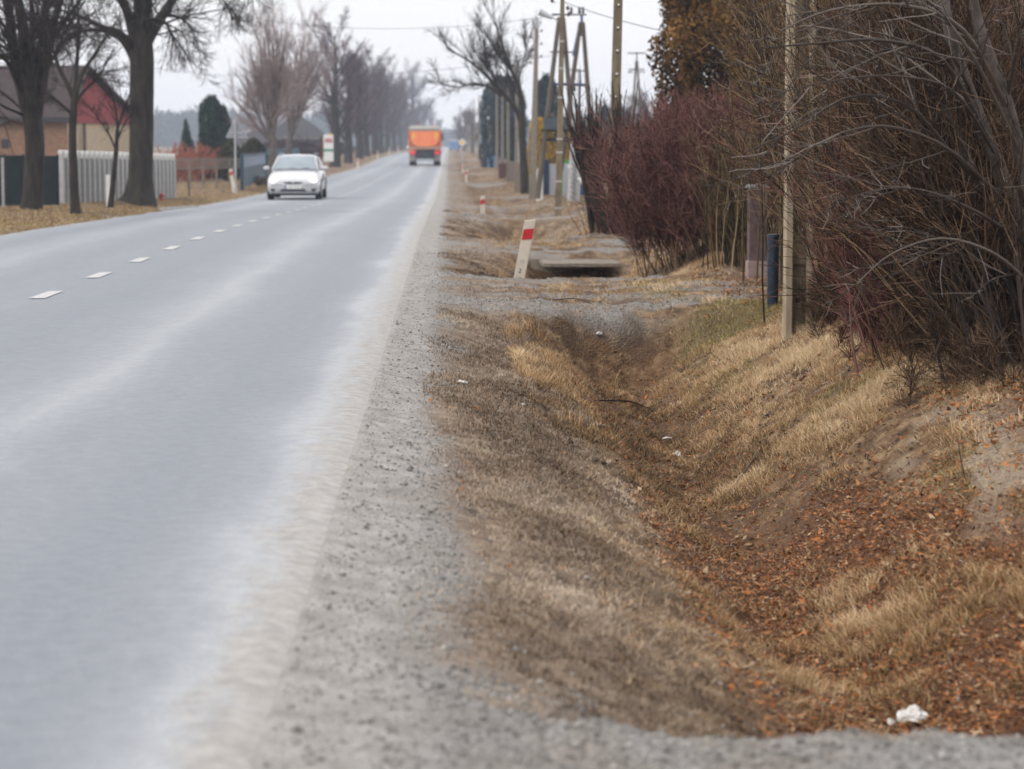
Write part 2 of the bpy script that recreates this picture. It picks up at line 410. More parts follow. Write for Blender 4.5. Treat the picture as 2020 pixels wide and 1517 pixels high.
turfc = ramp(mid, [(.065, .045, .032), (.20, .148, .104), (.34, .27, .20)], [.3, .5, .72])
c = mixc(attr('w_turf'), grassc, turfc)
c = mixc(attr('w_green'), c, greenc); c = mixc(attr('w_sand'), c, sandc); c = mixc(attr('w_leaf'), c, leafc)
gravc = mixc(ramp(noise(3.2, 5, .6, 1, .6), [(0,) * 3, (.75,) * 3], [.45, .62]), gravc, ramp(fine, [(.13, .11, .092), (.30, .265, .225)], [.35, .65]))
c = mixc(attr('w_gravel'), c, gravc)
me_ = N_.new('ShaderNodeMath'); me_.operation = 'MULTIPLY'; L.new(attr('w_edge'), me_.inputs[0]); L.new(attr('w_gravel'), me_.inputs[1])
c = mixc(me_.outputs[0], c, edgec)
L.new(c, b.inputs['Base Color']); b.inputs['Roughness'].default_value = .85; b.inputs['Specular IOR Level'].default_value = .25
bp = N_.new('ShaderNodeBump'); bp.inputs['Strength'].default_value = .9; bp.inputs['Distance'].default_value = .015
ad = N_.new('ShaderNodeMath'); ad.operation = 'ADD'; L.new(fine, ad.inputs[0]); L.new(vor.outputs['Distance'], ad.inputs[1]); L.new(ad.outputs[0], bp.inputs['Height']); L.new(bp.outputs[0], b.inputs['Normal'])
ground.data.materials.append(m)

# ------------------------------------------------------------------ road sheet
ry = [-18.0, -8, 0, 3]; y = 4.2
while y < 1110: ry.append(y); y += max(.08, .012 * y)
ry = np.array(ry); rx = np.array([0, .02, .05, .1, .2, .3, .42, .54, .66, .78, .88, .94, .98, .99, 1.0])
RX = np.zeros((len(ry), len(rx))); 
er = XR + .05 + .02 * fbm(ry * .9, ry * 0, 4) + .02 * fbm(ry * 5, ry * 0 + 2, 3); el = XL + .06 * fbm(ry * .5, ry * 0 + 5, 4)
RX = el[:, None] * (1 - rx) + er[:, None] * rx
RY = np.repeat(ry[:, None], len(rx), 1)
RZ = zroad(RY) + .004 + .03 * (1 - ((RX - XC) / 3.05) ** 2) - .012 * (np.exp(-((RX + 1.15) / .3) ** 2) + np.exp(-((RX + 2.6) / .3) ** 2) + np.exp(-((RX + 4.2) / .3) ** 2) + np.exp(-((RX + 5.7) / .3) ** 2))
RZ[:, 0] -= .04; RZ[:, -1] -= .03; RZ[:, -2] -= .012
ii = np.arange(RX.size).reshape(RX.shape)
road = obj('road', np.stack([RX, RY, RZ], -1).reshape(-1, 3), np.stack([ii[:-1, :-1], ii[:-1, 1:], ii[1:, 1:], ii[1:, :-1]], -1).reshape(-1, 4), None, smooth=True, kind='structure')
def roadz(X, Y): return float(zroad(Y) + .004 + .03 * (1 - ((X - XC) / 3.05) ** 2))
m, nt, b = newmat('salted_asphalt'); L = nt.links; N_ = nt.nodes
tcd = N_.new('ShaderNodeTexCoord')
streak = noise(1.0, 5, .6, 2.2, .16); patch = noise(1.0, 4, .55, .8, .35); grain = noise(90, 4, .7); grain2 = noise(14, 5, .6)
sx = N_.new('ShaderNodeSeparateXYZ'); L.new(tcd.outputs['Object'], sx.inputs[0])
dist = N_.new('ShaderNodeMath'); dist.operation = 'MULTIPLY_ADD'; L.new(patch, dist.inputs[0]); dist.inputs[1].default_value = .5; L.new(sx.outputs['X'], dist.inputs[2])
mr = N_.new('ShaderNodeMapRange'); mr.inputs['From Min'].default_value = -6.25; mr.inputs['From Max'].default_value = -.17; L.new(dist.outputs[0], mr.inputs['Value'])
def px_(x): return (x + 6.5) / 6.08
bands = N_.new('ShaderNodeValToRGB'); e = bands.color_ramp.elements
vals = [(-6.5, 1), (-6.25, .35), (-5.7, .08), (-5.3, .4), (-4.9, .6), (-4.5, .25), (-4.1, .1), (-3.5, .18), (-2.75, .04), (-2.35, .25), (-1.92, .78), (-1.6, .22), (-1.15, .05), (-.93, .12), (-.77, .42), (-.62, 1.25)]
while len(e) < len(vals): e.new(.5)
for i, (x, v) in enumerate(vals): e[i].position = min(max(px_(x), 0), 1); e[i].color = (v, v, v, 1)
L.new(mr.outputs[0], bands.inputs[0])
st = ramp(streak, [(.55,) * 3, (1.1,) * 3], [.3, .65])
mul = N_.new('ShaderNodeMath'); mul.operation = 'MULTIPLY'; L.new(bands.outputs[0], mul.inputs[0]); L.new(st, mul.inputs[1])
dark = ramp(grain2, [(.142, .158, .180), (.180, .198, .222)], [.3, .7])
pale = ramp(grain2, [(.28, .292, .31), (.345, .358, .374)], [.3, .7])
c = mixc(mul.outputs[0], dark, pale)
rv_ = N_.new('ShaderNodeMath'); rv_.operation = 'MULTIPLY_ADD'; L.new(noise(1.0, 6, .7, 7, 2.2), rv_.inputs[0]); rv_.inputs[1].default_value = .50; L.new(sx.outputs['X'], rv_.inputs[2])
em = N_.new('ShaderNodeMapRange'); em.inputs['From Min'].default_value = -.60 + .20; em.inputs['From Max'].default_value = -.44 + .19; L.new(rv_.outputs[0], em.inputs['Value'])
c = mixc(em.outputs[0], c, ramp(grain2, [(.215, .202, .183), (.36, .345, .32)], [.3, .68]))
gr = ramp(grain, [(.80,) * 3, (1.14,) * 3], [.3, .7])
mm = N_.new('ShaderNodeMix'); mm.data_type = 'RGBA'; mm.blend_type = 'MULTIPLY'; mm.inputs['Factor'].default_value = 1; L.new(c, mm.inputs['A']); L.new(gr, mm.inputs['B'])
L.new(mm.outputs['Result'], b.inputs['Base Color']); b.inputs['Roughness'].default_value = .58; b.inputs['Specular IOR Level'].default_value = .4
bp = N_.new('ShaderNodeBump'); bp.inputs['Strength'].default_value = .35; bp.inputs['Distance'].default_value = .006; L.new(grain, bp.inputs['Height']); L.new(bp.outputs[0], b.inputs['Normal'])
road.data.materials.append(m)
# ------------------------------------------------------------------ centre line dashes
paint = mat('road_paint', (.56, .555, .53), (.28, .285, .29), .7, scale=26)
mb_pts = []
k = 0
Yd = 20.5 - 3.1 * 5
while Yd < 150:
    V = []; F = []
    for j in range(4):
        yy = Yd - .5 + j * 1.0 / 3
        for s in (-.065, .065):
            V.append((XC + s, yy, roadz(XC, yy) + .0045))
    for s in (-.065, .065):
        for j in range(4): pass
    for j in range(3): F.append((2 * j, 2 * j + 1, 2 * j + 3, 2 * j + 2))
    o = obj('road_marking', V, np.array(F), paint, kind='structure')
    Yd += 3.1; k += 1
# ------------------------------------------------------------------ grass, leaves, gravel
def grass(name, label, X, Y, h, w, cols, lean=.35, bias=(0, 0), trans=.25, tint=None):
    n = len(X); Z = gz(X, Y, fine=True) - .004
    az = rng.uniform(0, 2 * np.pi, n); ln = np.abs(rng.normal(lean, .3, n))
    D = np.stack([np.cos(az) * ln + bias[0], np.sin(az) * ln + bias[1], np.ones(n)], 1); D = unit(D)
    W = unit(np.stack([np.cos(az + 1.57 + rng.normal(0, .6, n)), np.sin(az + 1.57), np.zeros(n)], 1)) * (w / 2)[:, None]
    B = np.stack([X, Y, Z], 1); M = B + D * (h * .55)[:, None]; T = M + unit(D + np.stack([np.cos(az), np.sin(az), -.2 + 0 * az], 1) * rng.uniform(.2, 1.1, n)[:, None]) * (h * .5)[:, None]
    V = np.stack([B - W, B + W, M + W * .7, M - W * .7, T], 1).reshape(-1, 3); i = np.arange(n)[:, None] * 5
    tn = rng.random(n) if tint is None else np.clip(tint, 0, 1)
    o = obj(name, V, [np.concatenate([i, i + 1, i + 2, i + 3], 1), np.concatenate([i + 3, i + 2, i + 4], 1)], tintmat(name + '_blades', cols, .8, trans), tint=np.repeat(tn, 5), kind='stuff')
    return tag(o, label, 'grass')
def scatterY(n, y0, y1, p=1.0):
    """more near the camera"""
    u = rng.random(n); return y0 * (y1 / y0) ** u
TAN = [(.06, .03, .012), (.19, .11, .042), (.42, .265, .130), (.60, .435, .255), (.74, .60, .40)]
# short grey-brown turf on the shoulder slope
n = 260000; Y = scatterY(n, 5.8, 60); X = rng.uniform(-.15, 1.25, n)
dn = fbm(X * 2.4, Y * 1.1, 4); keep = rng.random(n) < np.clip((1 - .85 * sm(.62, 1.0, X + .25 * dn)) * sm(-.15, .35, X + .35 * dn) * (1 - .93 * drive_mask(Y, X)) * (.45 + 1.2 * dn + .35), .0, 1)
X, Y = X[keep], Y[keep]; s = 1 + .018 * Y
grass('shoulder_grass', 'short grey brown dead turf on the slope between gravel shoulder and ditch', X, Y, rng.uniform(.012, .034, len(X)) * s, rng.uniform(.003, .006, len(X)) * s,
      [(.07, .045, .03), (.19, .135, .088), (.33, .25, .18), (.48, .40, .31)], lean=.9, tint=.15 + .6 * rng.random(len(X)) + .9 * fbm(X * 2.2 + 50, Y * .9, 4))
# ditch floor and far bank
n = 950000; Y = scatterY(n, 6.2, 42); X = rng.uniform(.45, 3.0, n)
tuft = vnoise(X * 9, Y * 7); pn = fbm(X * 1.7 + 3, Y * .8, 4); lf = w_leaf(X, Y); sd = w_sand(X, Y)
den = np.clip((.26 + 2.0 * pn + .6 * sm(1.45, 1.9, X) * sm(9.5, 12, Y)) * (.25 + 1.2 * sm(.3, .7, tuft)) * (1 - .38 * lf) * (.25 + .75 * sm(.4, 1.1, X + .3 * pn)) * (1 - .95 * sd) * (1 - .9 * drive_mask(Y, X)), 0, 1)
keep = rng.random(n) < den; X, Y, tuft, pn = X[keep], Y[keep], tuft[keep], pn[keep]; s = 1 + .012 * Y
hh = rng.uniform(.016, .05, len(X)) * s * (.55 + .9 * sm(.3, .8, tuft)) * (1 + .7 * sm(.1, .5, pn)) 
grass('ditch_grass', 'tan dead grass in tufts along the ditch bank', X, Y, hh, rng.uniform(.0018, .004, len(X)) * s, TAN, lean=.95, bias=(-.45, -.15), tint=rng.random(len(X)) * .65 + .5 * pn - .02 + .32 * sm(1.2, 2.1, X) * sm(9, 11.5, Y))
# green tufts
n = 150000; Y = scatterY(n, 7, 26); X = rng.uniform(1.5, 3.1, n); keep = rng.random(n) < w_green(X, Y) * .8 * (1 - w_sand(X, Y)) ; X, Y = X[keep], Y[keep]
grass('green_grass', 'yellow green live grass low on the bank near the concrete pole', X, Y, rng.uniform(.03, .06, len(X)), rng.uniform(.003, .006, len(X)), [(.10, .085, .022), (.26, .21, .07), (.46, .38, .15)], lean=.7, bias=(-.2, 0))
# leaves
def litter(name, label, X, Y, size, cols, lift=.012):
    Z = gz(X, Y, fine=True) + rng.uniform(0, lift, len(X)); n = len(X); C = np.stack([X, Y, Z], 1)
    a = unit(rng.normal(0, 1, (n, 3)) * np.array([1, 1, .35])); nn = unit(rng.normal(0, .45, (n, 3)) + np.array([0, 0, 1.])); b_ = unit(np.cross(nn, a))
    s = (size * rng.uniform(.5, 1.3, n))[:, None]; asp = rng.uniform(.3, .6, (n, 1)); cu = s * rng.uniform(-.2, .5, (n, 1))
    up = np.array([0, 0, 1.])
    V = np.stack([C - a * s + up * cu, C + b_ * s * asp + up * cu * .3, C + a * s + up * cu, C - b_ * s * asp + up * cu * .3, C], 1).reshape(-1, 3); i = np.arange(n)[:, None] * 5
    F = [np.concatenate([i + p, i + q, i + 4], 1) for p, q in ((0, 1), (1, 2), (2, 3), (3, 0))]
    return tag(obj(name, V, F, tintmat(name + '_litter', cols, .75, .15), tint=np.repeat(rng.random(n), 5), kind='stuff'), label, 'leaves')
RUST = [(.028, .013, .008), (.08, .034, .016), (.17, .068, .027), (.28, .108, .036), (.46, .17, .05), (.30, .19, .10), (.46, .33, .20)]
n = 280000; Y = scatterY(n, 6.3, 30); X = rng.uniform(.85, 3.3, n)
pn = fbm(X * 3 + 21, Y * 2, 4); keep = rng.random(n) < np.clip(w_leaf(X, Y) * (.75 + pn) + .12 + .5 * (Y < 11.5) * (X > 1.4) + .10 * sm(0, .4, pn), 0, 1) * (1 - .85 * drive_mask(Y, X)) * (1 - .88 * w_sand(X, Y)); X, Y = X[keep], Y[keep]
litter('fallen_leaves', 'rust brown fallen leaves lying in the ditch bottom and on its bank', X, Y, .0095 * np.exp(np.clip(rng.normal(0, .35, len(X)), -1, .8)), RUST, .018)
n = 9000; Y = scatterY(n, 9, 26); X = rng.uniform(2.5, 4.2, n)
litter('dry_leaf_litter', 'orange and brown leaves gathered under the bare shrubs', X, Y, .02, RUST, .03)
# gravel
def stones(name, label, X, Y, size, cols, sink=.2):
    n = len(X); Z = gz(X, Y, fine=True); base = np.array([(1, 0, 0), (0, 1, 0), (-1, 0, 0), (0, -1, 0), (0, 0, .8), (0, 0, -.8)], float)
    az = rng.uniform(0, 6.28, n); s = size * np.exp(np.clip(rng.normal(0, .5, n), -1, 1.2)); sc = rng.uniform(.6, 1.3, (n, 1, 3)) * s[:, None, None]; Vb = base[None] * (1 + rng.normal(0, .18, (n, 6, 1)))
    x = Vb[..., 0] * np.cos(az)[:, None] - Vb[..., 1] * np.sin(az)[:, None]; y = Vb[..., 0] * np.sin(az)[:, None] + Vb[..., 1] * np.cos(az)[:, None]
    V = np.stack([x, y, Vb[..., 2]], -1) * sc + np.stack([X, Y, Z + s * sink], 1)[:, None]
    T = np.array([(0, 1, 4), (1, 2, 4), (2, 3, 4), (3, 0, 4), (1, 0, 5), (2, 1, 5), (3, 2, 5), (0, 3, 5)])
    F = (T[None] + (np.arange(n) * 6)[:, None, None]).reshape(-1, 3)
    return tag(obj(name, V.reshape(-1, 3), F, tintmat(name + '_stone', cols, .8), tint=np.repeat(rng.random(n), 6), kind='stuff'), label, 'gravel')
n = 140000; Y = scatterY(n, 4.6, 30); X = rng.uniform(-.40, 2.4, n)
keep = rng.random(n) < np.clip(w_gravel(X, Y) * (.25 + .75 * sm(-.3, .1, X)) + .05, 0, 1); X, Y = X[keep], Y[keep]
stones('gravel', 'grey crushed stone on the road shoulder and driveways', X, Y, .0038, [(.11, .105, .098), (.18, .172, .16), (.26, .25, .232), (.37, .355, .33)])
n = 90000; Y = scatterY(n, 13, 22.5); X = rng.uniform(.55, 1.9, n); tf = vnoise(X * 7 + 3, Y * 5 + 8); keep = rng.random(n) < sm(.52, .72, tf) * (1 - drive_mask(Y, X)); X, Y, tf = X[keep], Y[keep], tf[keep]
grass('tussock_grass', 'tangled brown tussocks in the far end of the ditch below the driveway', X, Y, rng.uniform(.03, .09, len(X)) * sm(.4, .8, tf), rng.uniform(.002, .005, len(X)), [(.03, .016, .010), (.085, .048, .026), (.20, .125, .06), (.38, .26, .14)], lean=1.1)
# straw and larger leaves on top
n = 70000; Y = scatterY(n, 6.2, 30); X = rng.uniform(.5, 3.1, n); keep = rng.random(n) < (1 - .95 * drive_mask(Y, X)) * (1 - .7 * w_sand(X, Y)) * np.clip(.5 + fbm(X * 2 + 31, Y, 3) * 1.5, .1, 1); X, Y = X[keep], Y[keep]
grass('straw', 'pale straw and broken stalks strewn in the ditch', X, Y, rng.uniform(.04, .13, len(X)), rng.uniform(.0015, .003, len(X)), TAN, lean=3.2)
n = 5200; Y = scatterY(n, 6.2, 24); X = rng.uniform(.8, 3.0, n); keep = rng.random(n) < .25 + .9 * w_leaf(X, Y); X, Y = X[keep], Y[keep]
litter('large_leaves', 'larger rust orange leaves scattered over the ditch and its bank', X, Y, .0145 * np.exp(np.clip(rng.normal(0, .3, len(X)), -1, .7)), RUST[1:], .03)
n = 260; Y = scatterY(n, 7, 24); X = rng.uniform(-.1, 1.0, n); litter('scattered_leaves', 'a few brown leaves blown onto the shoulder turf', X, Y, .014, RUST[1:], .02)
# clods of earth in the ditch
n = 5000; Y = scatterY(n, 12, 34); X = rng.uniform(.6, 2.2, n); keep = rng.random(n) < sm(0, .4, fbm(X * 2 + 5, Y * 1.5, 3)) * (1 - drive_mask(Y, X)); X, Y = X[keep], Y[keep]
stones('earth_clods', 'dark brown lumps of earth in the ditch near the driveway', X, Y, .0085, [(.03, .02, .015), (.09, .06, .04)])
# left verge and further verges
n = 130000; Y = scatterY(n, 33, 130); X = XL - .35 - rng.random(n) ** 1.6 * 4.5; pn = fbm(X * 1.1, Y * .5, 4)
keep = rng.random(n) < .55 + pn; X, Y = X[keep], Y[keep]
grass('verge_grass', 'tan dead grass on the verge under the trees left of the road', X, Y, rng.uniform(.02, .08, len(X)), rng.uniform(.006, .016, len(X)), [(.10, .06, .03), (.27, .18, .08), (.42, .31, .16), (.5, .4, .24)], lean=.5)
n = 60000; Y = scatterY(n, 34, 200); X = rng.uniform(.9, 7, n); pn = fbm(X * .9 + 8, Y * .35, 4)
keep = rng.random(n) < np.clip(.5 + pn, 0, 1) * (1 - .95 * drive_mask(Y, X)); X, Y = X[keep], Y[keep]
grass('far_verge_grass', 'pale tan grass round the utility poles right of the road', X, Y, rng.uniform(.02, .07, len(X)), rng.uniform(.012, .03, len(X)), [(.14, .09, .05), (.28, .2, .11), (.40, .31, .19), (.5, .42, .29)], lean=.6)
# ================================================================== VEGETATION
barkD = mat('dark_bark', (.048, .038, .031), (.011, .009, .008), .9, scale=9, bump=.8, stretch=(1, 1, .25))
barkG = mat('grey_bark', (.15, .13, .115), (.05, .04, .035), .85, scale=14, bump=.6, stretch=(1, 1, .4))
twigD = tintmat('dark_twigs', [(.018, .013, .012), (.034, .026, .023), (.060, .045, .040)])
twigR = tintmat('red_purple_twigs', [(.018, .007, .007), (.065, .022, .021), (.165, .070, .060), (.29, .150, .122)], .7)
twigO = tintmat('olive_brown_twigs', [(.012, .008, .004), (.045, .031, .014), (.13, .088, .042), (.32, .23, .125)], .65)
twigM = tintmat('mauve_twigs', [(.06, .036, .046), (.11, .068, .082), (.17, .11, .125)])
twigP = tintmat('pale_willow_twigs', [(.20, .155, .15), (.30, .24, .23), (.36, .28, .26)])
twigB = tintmat('brown_twigs', [(.011, .007, .005), (.036, .021, .013), (.10, .060, .036), (.27, .175, .11)], .7)
twigS = tintmat('silver_brown_twigs', [(.025, .019, .015), (.075, .060, .050), (.26, .225, .20)], .45)

def shrub(name, label, base, nst, hgt, spread, lean, twm, stm=None, r=.010, kids_=(7, 5), group=None, basew=(.25, .25), twr=.0022, wob=.05, ang=32, up=.03, dens=1.0, cat_='shrub'):
    """many stems rising out of one base and fanning out"""
    t = thing(name, label, cat_, base, group)
    base = np.array(base)
    S = base + np.stack([rng.normal(0, basew[0], nst), rng.normal(0, basew[1], nst), np.full(nst, -.05)], 1)
    S[:, 2] += gz(S[:, 0], S[:, 1]) - gz(base[0], base[1])
    az = rng.uniform(0, 2 * np.pi, nst); sp_ = np.abs(rng.normal(0, 1, nst)) * spread
    D = np.stack([np.cos(az) * sp_ + lean[0], np.sin(az) * sp_ + lean[1], np.ones(nst) + lean[2]], 1)
    L_ = hgt * rng.uniform(.6, 1.12, nst)
    s = walk(S, D, L_, 9, wob, up, r * rng.uniform(.6, 1.4, nst), r * .25)
    V, F, T = tubes([(s[0], s[1], 5)])
    obj('stems', V, F, stm or twm, t, tint=T, smooth=True, kind='stuff')
    a = spawn(*s, kids_[0], .18, .95, ang, 12, .42, 6, .09, up, rf=.6, rmin=twr * 1.15)
    b_ = spawn(*a, kids_[1], .15, .95, ang + 4, 14, .5, 5, .11, up, rf=.7, rmin=twr, lmin=.10)
    V, F, T = tubes([(a[0], a[1], 3), (b_[0], b_[1], 3)])
    obj('twigs', V, F, twm, t, tint=T, kind='stuff')
    return t
def G3(px, Y, dz=0.0):
    q = gnd(px, Y); q[2] += dz; return q

# --- near right hedge of bare shrubs, nearest first
shrub('bare_shrub', 'big bare brown shrub with leaning stems at the right edge, rooted above the sandy patch', G3(2005, 13.2), 110, 2.7, .30, (-.46, .05, .25), twigB, twigD, r=.0085, kids_=(11, 7), basew=(.13, .25), twr=.0019)
shrub('bare_shrub', 'reddish brown bare shrub whose low twigs hang over the leafy bank', G3(1990, 14.8), 90, 2.1, .42, (-.50, -.05, .25), twigR, twigB, r=.007, kids_=(11, 7), basew=(.28, .35), twr=.0019, up=.05)
shrub('bare_shrub', 'bare brown shrub with fine twigs leaning towards the road right of the concrete pole', G3(1870, 16.9), 90, 2.2, .36, (-.42, -.1, .3), twigO, twigB, r=.0075, kids_=(11, 7), basew=(.28, .3), twr=.002)
shrub('bare_shrub', 'olive brown bare shrub with long rods fanning up behind the concrete pole', G3(1760, 20.4), 95, 2.7, .34, (-.20, 0, .5), twigO, r=.009, kids_=(10, 6), basew=(.3, .3), twr=.0023)
shrub('bare_shrub', 'low purple twigged shrub between the brown shrubs, above the grassy bank', G3(1850, 15.4), 120, 1.35, .42, (-.45, -.05, .35), twigR, r=.006, kids_=(11, 6), basew=(.22, .3), twr=.0019, up=.05)
shrub('bare_shrub', 'tall bare brown thicket shrub behind the right hand hedge', (4.5, 18.5, float(gz(4.5, 18.5))), 110, 3.4, .34, (-.05, 0, .7), twigB, twigD, r=.010, kids_=(11, 7), basew=(.8, .6), twr=.0026)
shrub('bare_shrub', 'tall bare olive thicket shrub rising behind the pole and gate pillar', (4.1, 23.4, float(gz(4.1, 23.4))), 100, 3.0, .30, (-.02, 0, .9), twigO, r=.011, kids_=(10, 7), basew=(.5, .6), twr=.003)
shrub('bare_shrub', 'tall bare brown thicket shrub in the back right corner of the hedge', (5.7, 21.5, float(gz(5.7, 21.5))), 110, 3.9, .34, (0, 0, .8), twigB, r=.012, kids_=(11, 7), basew=(.9, .7), twr=.003)
shrub('bare_shrub', 'dark brown bare shrub filling the hedge behind the low purple shrub', (3.9, 18.0, float(gz(3.9, 18.0))), 90, 2.1, .5, (-.2, 0, .4), twigB, r=.009, kids_=(11, 7), basew=(.35, .5), twr=.0024)
shrub('bare_shrub', 'bare twiggy shrub behind the big stems at the far right of the picture', (4.05, 14.6, float(gz(4.05, 14.6))), 100, 2.9, .4, (-.08, 0, .5), twigB, r=.009, kids_=(11, 7), basew=(.4, .5), twr=.0021)
shrub('low_bramble', 'low dark tangle of twigs at the foot of the hedge, beside the concrete pole', G3(1690, 18.0), 170, .34, .7, (-.05, 0, .1), twigB, r=.003, kids_=(12, 8), basew=(.18, .4), twr=.0018)
shrub('low_bramble', 'low reddish tangle hanging over the top of the grassy bank', G3(1815, 16.2), 190, .36, .7, (-.1, 0, .1), twigR, r=.003, kids_=(12, 8), basew=(.22, .5), twr=.0017)
shrub('low_bramble', 'low brown tangle in front of the big leaning stems', G3(1950, 14.6), 190, .38, .7, (-.1, 0, .1), twigB, r=.003, kids_=(12, 8), basew=(.2, .45), twr=.0016)
shrub('low_bramble', 'low dark tangle at the far right foot of the big shrub', G3(2020, 13.2), 170, .45, .8, (-.15, -.05, 0), twigB, r=.003, kids_=(12, 8), basew=(.25, .4), twr=.0016)
# --- red and olive shrubs beyond the driveway
shrub('red_twig_shrub', 'rounded dark red twigged shrub beside the driveway, left of the gate pillar', G3(1400, 28.0), 270, 1.7, .60, (-.38, -.05, .6), twigR, twigB, r=.005, kids_=(15, 10), basew=(.34, .35), twr=.0026, up=.035, wob=.08)
shrub('red_twig_shrub', 'dull red twigged shrub behind the rounded one, below the brown conifer', G3(1400, 32.5), 170, 1.9, .46, (-.22, 0, .7), twigR, twigB, r=.007, kids_=(12, 8), basew=(.35, .35), twr=.003, up=.035, wob=.07)
shrub('rod_shrub', 'olive brown shrub of upright rods standing by the pinkish gate pillar', G3(1450, 26.0), 60, 1.45, .22, (-.14, 0, .8), twigO, r=.008, kids_=(6, 4), basew=(.14, .12), twr=.0024, ang=22)
shrub('rod_shrub', 'tall thin brown rods behind the gate pillar, taller than the red shrub', G3(1500, 28.5), 60, 1.45, .2, (-.04, 0, 1.0), twigO, r=.008, kids_=(6, 4), basew=(.3, .2), twr=.0028, ang=22)
# --- clump of cut stems at the wooden pole
t = thing('coppiced_willow', 'clump of thick cut back dark stems at the foot of the tall pole', 'shrub', G3(1208, 36.0))
g_ = []; nb = 11
Bs = G3(1208, 36.0) + np.stack([rng.normal(0, .12, nb), rng.normal(0, .1, nb), np.full(nb, -.08)], 1)
D = np.stack([rng.uniform(-.36, .12, nb), rng.normal(0, .2, nb), np.ones(nb)], 1)
s = walk(Bs, D, rng.uniform(.8, 1.25, nb), 8, .04, .02, rng.uniform(.05, .10, nb), .035)
a = spawn(*s, 14, .45, 1.0, 12, 8, 1.0, 8, .05, .01, rf=.5, rmin=.009, taperlen=.1, lmin=.6, bias=(-.04, 0, .6), lr=.02)
c_ = spawn(*s, 7, .05, .6, 50, 15, .35, 5, .1, .05, rf=.2, rmin=.006)
b_ = spawn(*a, 6, .25, .95, 22, 10, .35, 5, .08, .03, rf=.5, rmin=.0035)
V, F, T = tubes([(s[0], s[1], 7), (a[0], a[1], 5)]); obj('stems', V, F, barkD, t, tint=T, smooth=True)
V, F, T = tubes([(b_[0], b_[1], 3), (c_[0], c_[1], 3)]); obj('twigs', V, F, twigB, t, tint=T, kind='stuff')
nb = 60; Bs = G3(1208, 35.8) + np.stack([rng.normal(0, .22, nb), rng.normal(0, .1, nb), np.full(nb, -.03)], 1)
s = walk(Bs, np.stack([rng.normal(0, .35, nb), rng.normal(0, .2, nb), np.ones(nb)], 1), rng.uniform(.2, .55, nb), 5, .06, .02, np.full(nb, .007), .003)
V, F, T = tubes([(s[0], s[1], 3)]); obj('shoots', V, F, twigR, t, tint=T, kind='stuff')

# --- fruit tree with arching silvery branches over the hedge
t = thing('fruit_tree', 'bare tree with silvery grey trunk and arching spurred branches at the upper right', 'tree', G3(2075, 12.9))
trunk = poly([(2080, 760, 12.9, .075), (2050, 560, 12.9, .06), (1995, 400, 12.8, .045), (1945, 270, 12.7, .04), (1900, 150, 12.6, .034), (1865, 20, 12.5, .028), (1850, -160, 12.5, .018)])
tr2 = poly([(2060, 600, 12.9, .05), (2030, 380, 12.6, .035), (1985, 200, 12.4, .032), (1935, 60, 12.3, .026), (1900, -100, 12.2, .015)])
V, F, T = tubes([(*trunk, 10), (*tr2, 8)]); obj('trunk', V, F, barkG, t, smooth=True)
arch = [[(1950, 280, 12.6, .018), (1860, 120, 12.3, .013), (1740, 80, 12, .010), (1620, 85, 11.9, .007), (1500, 95, 11.8, .0035)],
        [(1985, 210, 12.4, .016), (1900, 60, 12.0, .012), (1780, 10, 11.8, .009), (1640, 20, 11.7, .006), (1540, 60, 11.7, .0035)],
        [(1990, 390, 12.7, .015), (1900, 330, 12.4, .011), (1800, 215, 12.2, .009), (1680, 190, 12.1, .007), (1560, 260, 12, .005), (1470, 300, 12, .003)],
        [(2000, 420, 12.7, .014), (1880, 300, 12.3, .010), (1760, 250, 12.1, .008), (1660, 262, 12.0, .006), (1590, 300, 12, .004), (1530, 345, 12, .003)],
        [(2020, 480, 12.8, .014), (1930, 420, 12.3, .010), (1820, 375, 12.1, .006), (1730, 375, 12.0, .004), (1650, 400, 12, .0025)],
        [(2010, 300, 12.4, .014), (1930, 130, 12, .010), (1860, 30, 11.9, .008), (1800, -60, 11.9, .006), (1700, -90, 11.9, .004)],
        [(1920, 190, 12.6, .012), (1850, 60, 12.3, .009), (1760, -20, 12.2, .007), (1650, -60, 12.1, .004), (1560, -50, 12, .003)],
        [(2030, 560, 12.8, .012), (1960, 500, 12.2, .009), (1860, 470, 12.0, .006), (1760, 500, 11.9, .004), (1690, 560, 11.9, .003)],
        [(1985, 200, 12.4, .014), (2010, 80, 12.2, .010), (2040, -20, 12, .007), (2060, -100, 12, .004)],
        [(1960, 300, 12.6, .010), (1880, 180, 12.2, .008), (1760, 150, 12.0, .006), (1640, 160, 11.9, .0045), (1530, 185, 11.8, .003)]]
ar_ = [poly(a, 17) for a in arch]; A = cat(*ar_)
b1 = spawn(*A, 9, .1, .97, 38, 12, .45, 8, .08, -.01, rf=.55, rmin=.0032, bias=(-.1, 0, .1))
b2 = spawn(*b1, 6, .1, .97, 45, 15, .4, 5, .1, .02, rf=.6, rmin=.0024)
sp1 = spawn(*A, 30, .05, .99, 75, 15, .03, 3, .2, 0, rf=.4, rmin=.0028, lmin=.02); sp2 = spawn(*b1, 12, .05, .99, 75, 15, .05, 3, .2, 0, rf=.5, rmin=.0024, lmin=.015)
V, F, T = tubes([(A[0], A[1], 6, rng.uniform(.15, .6, len(A[0]))), (b1[0], b1[1], 4, rng.random(len(b1[0])) ** 1.6), (b2[0], b2[1], 3), (sp1[0], sp1[1], 3), (sp2[0], sp2[1], 3)])
obj('crown', V, F, twigS, t, tint=T, smooth=True)
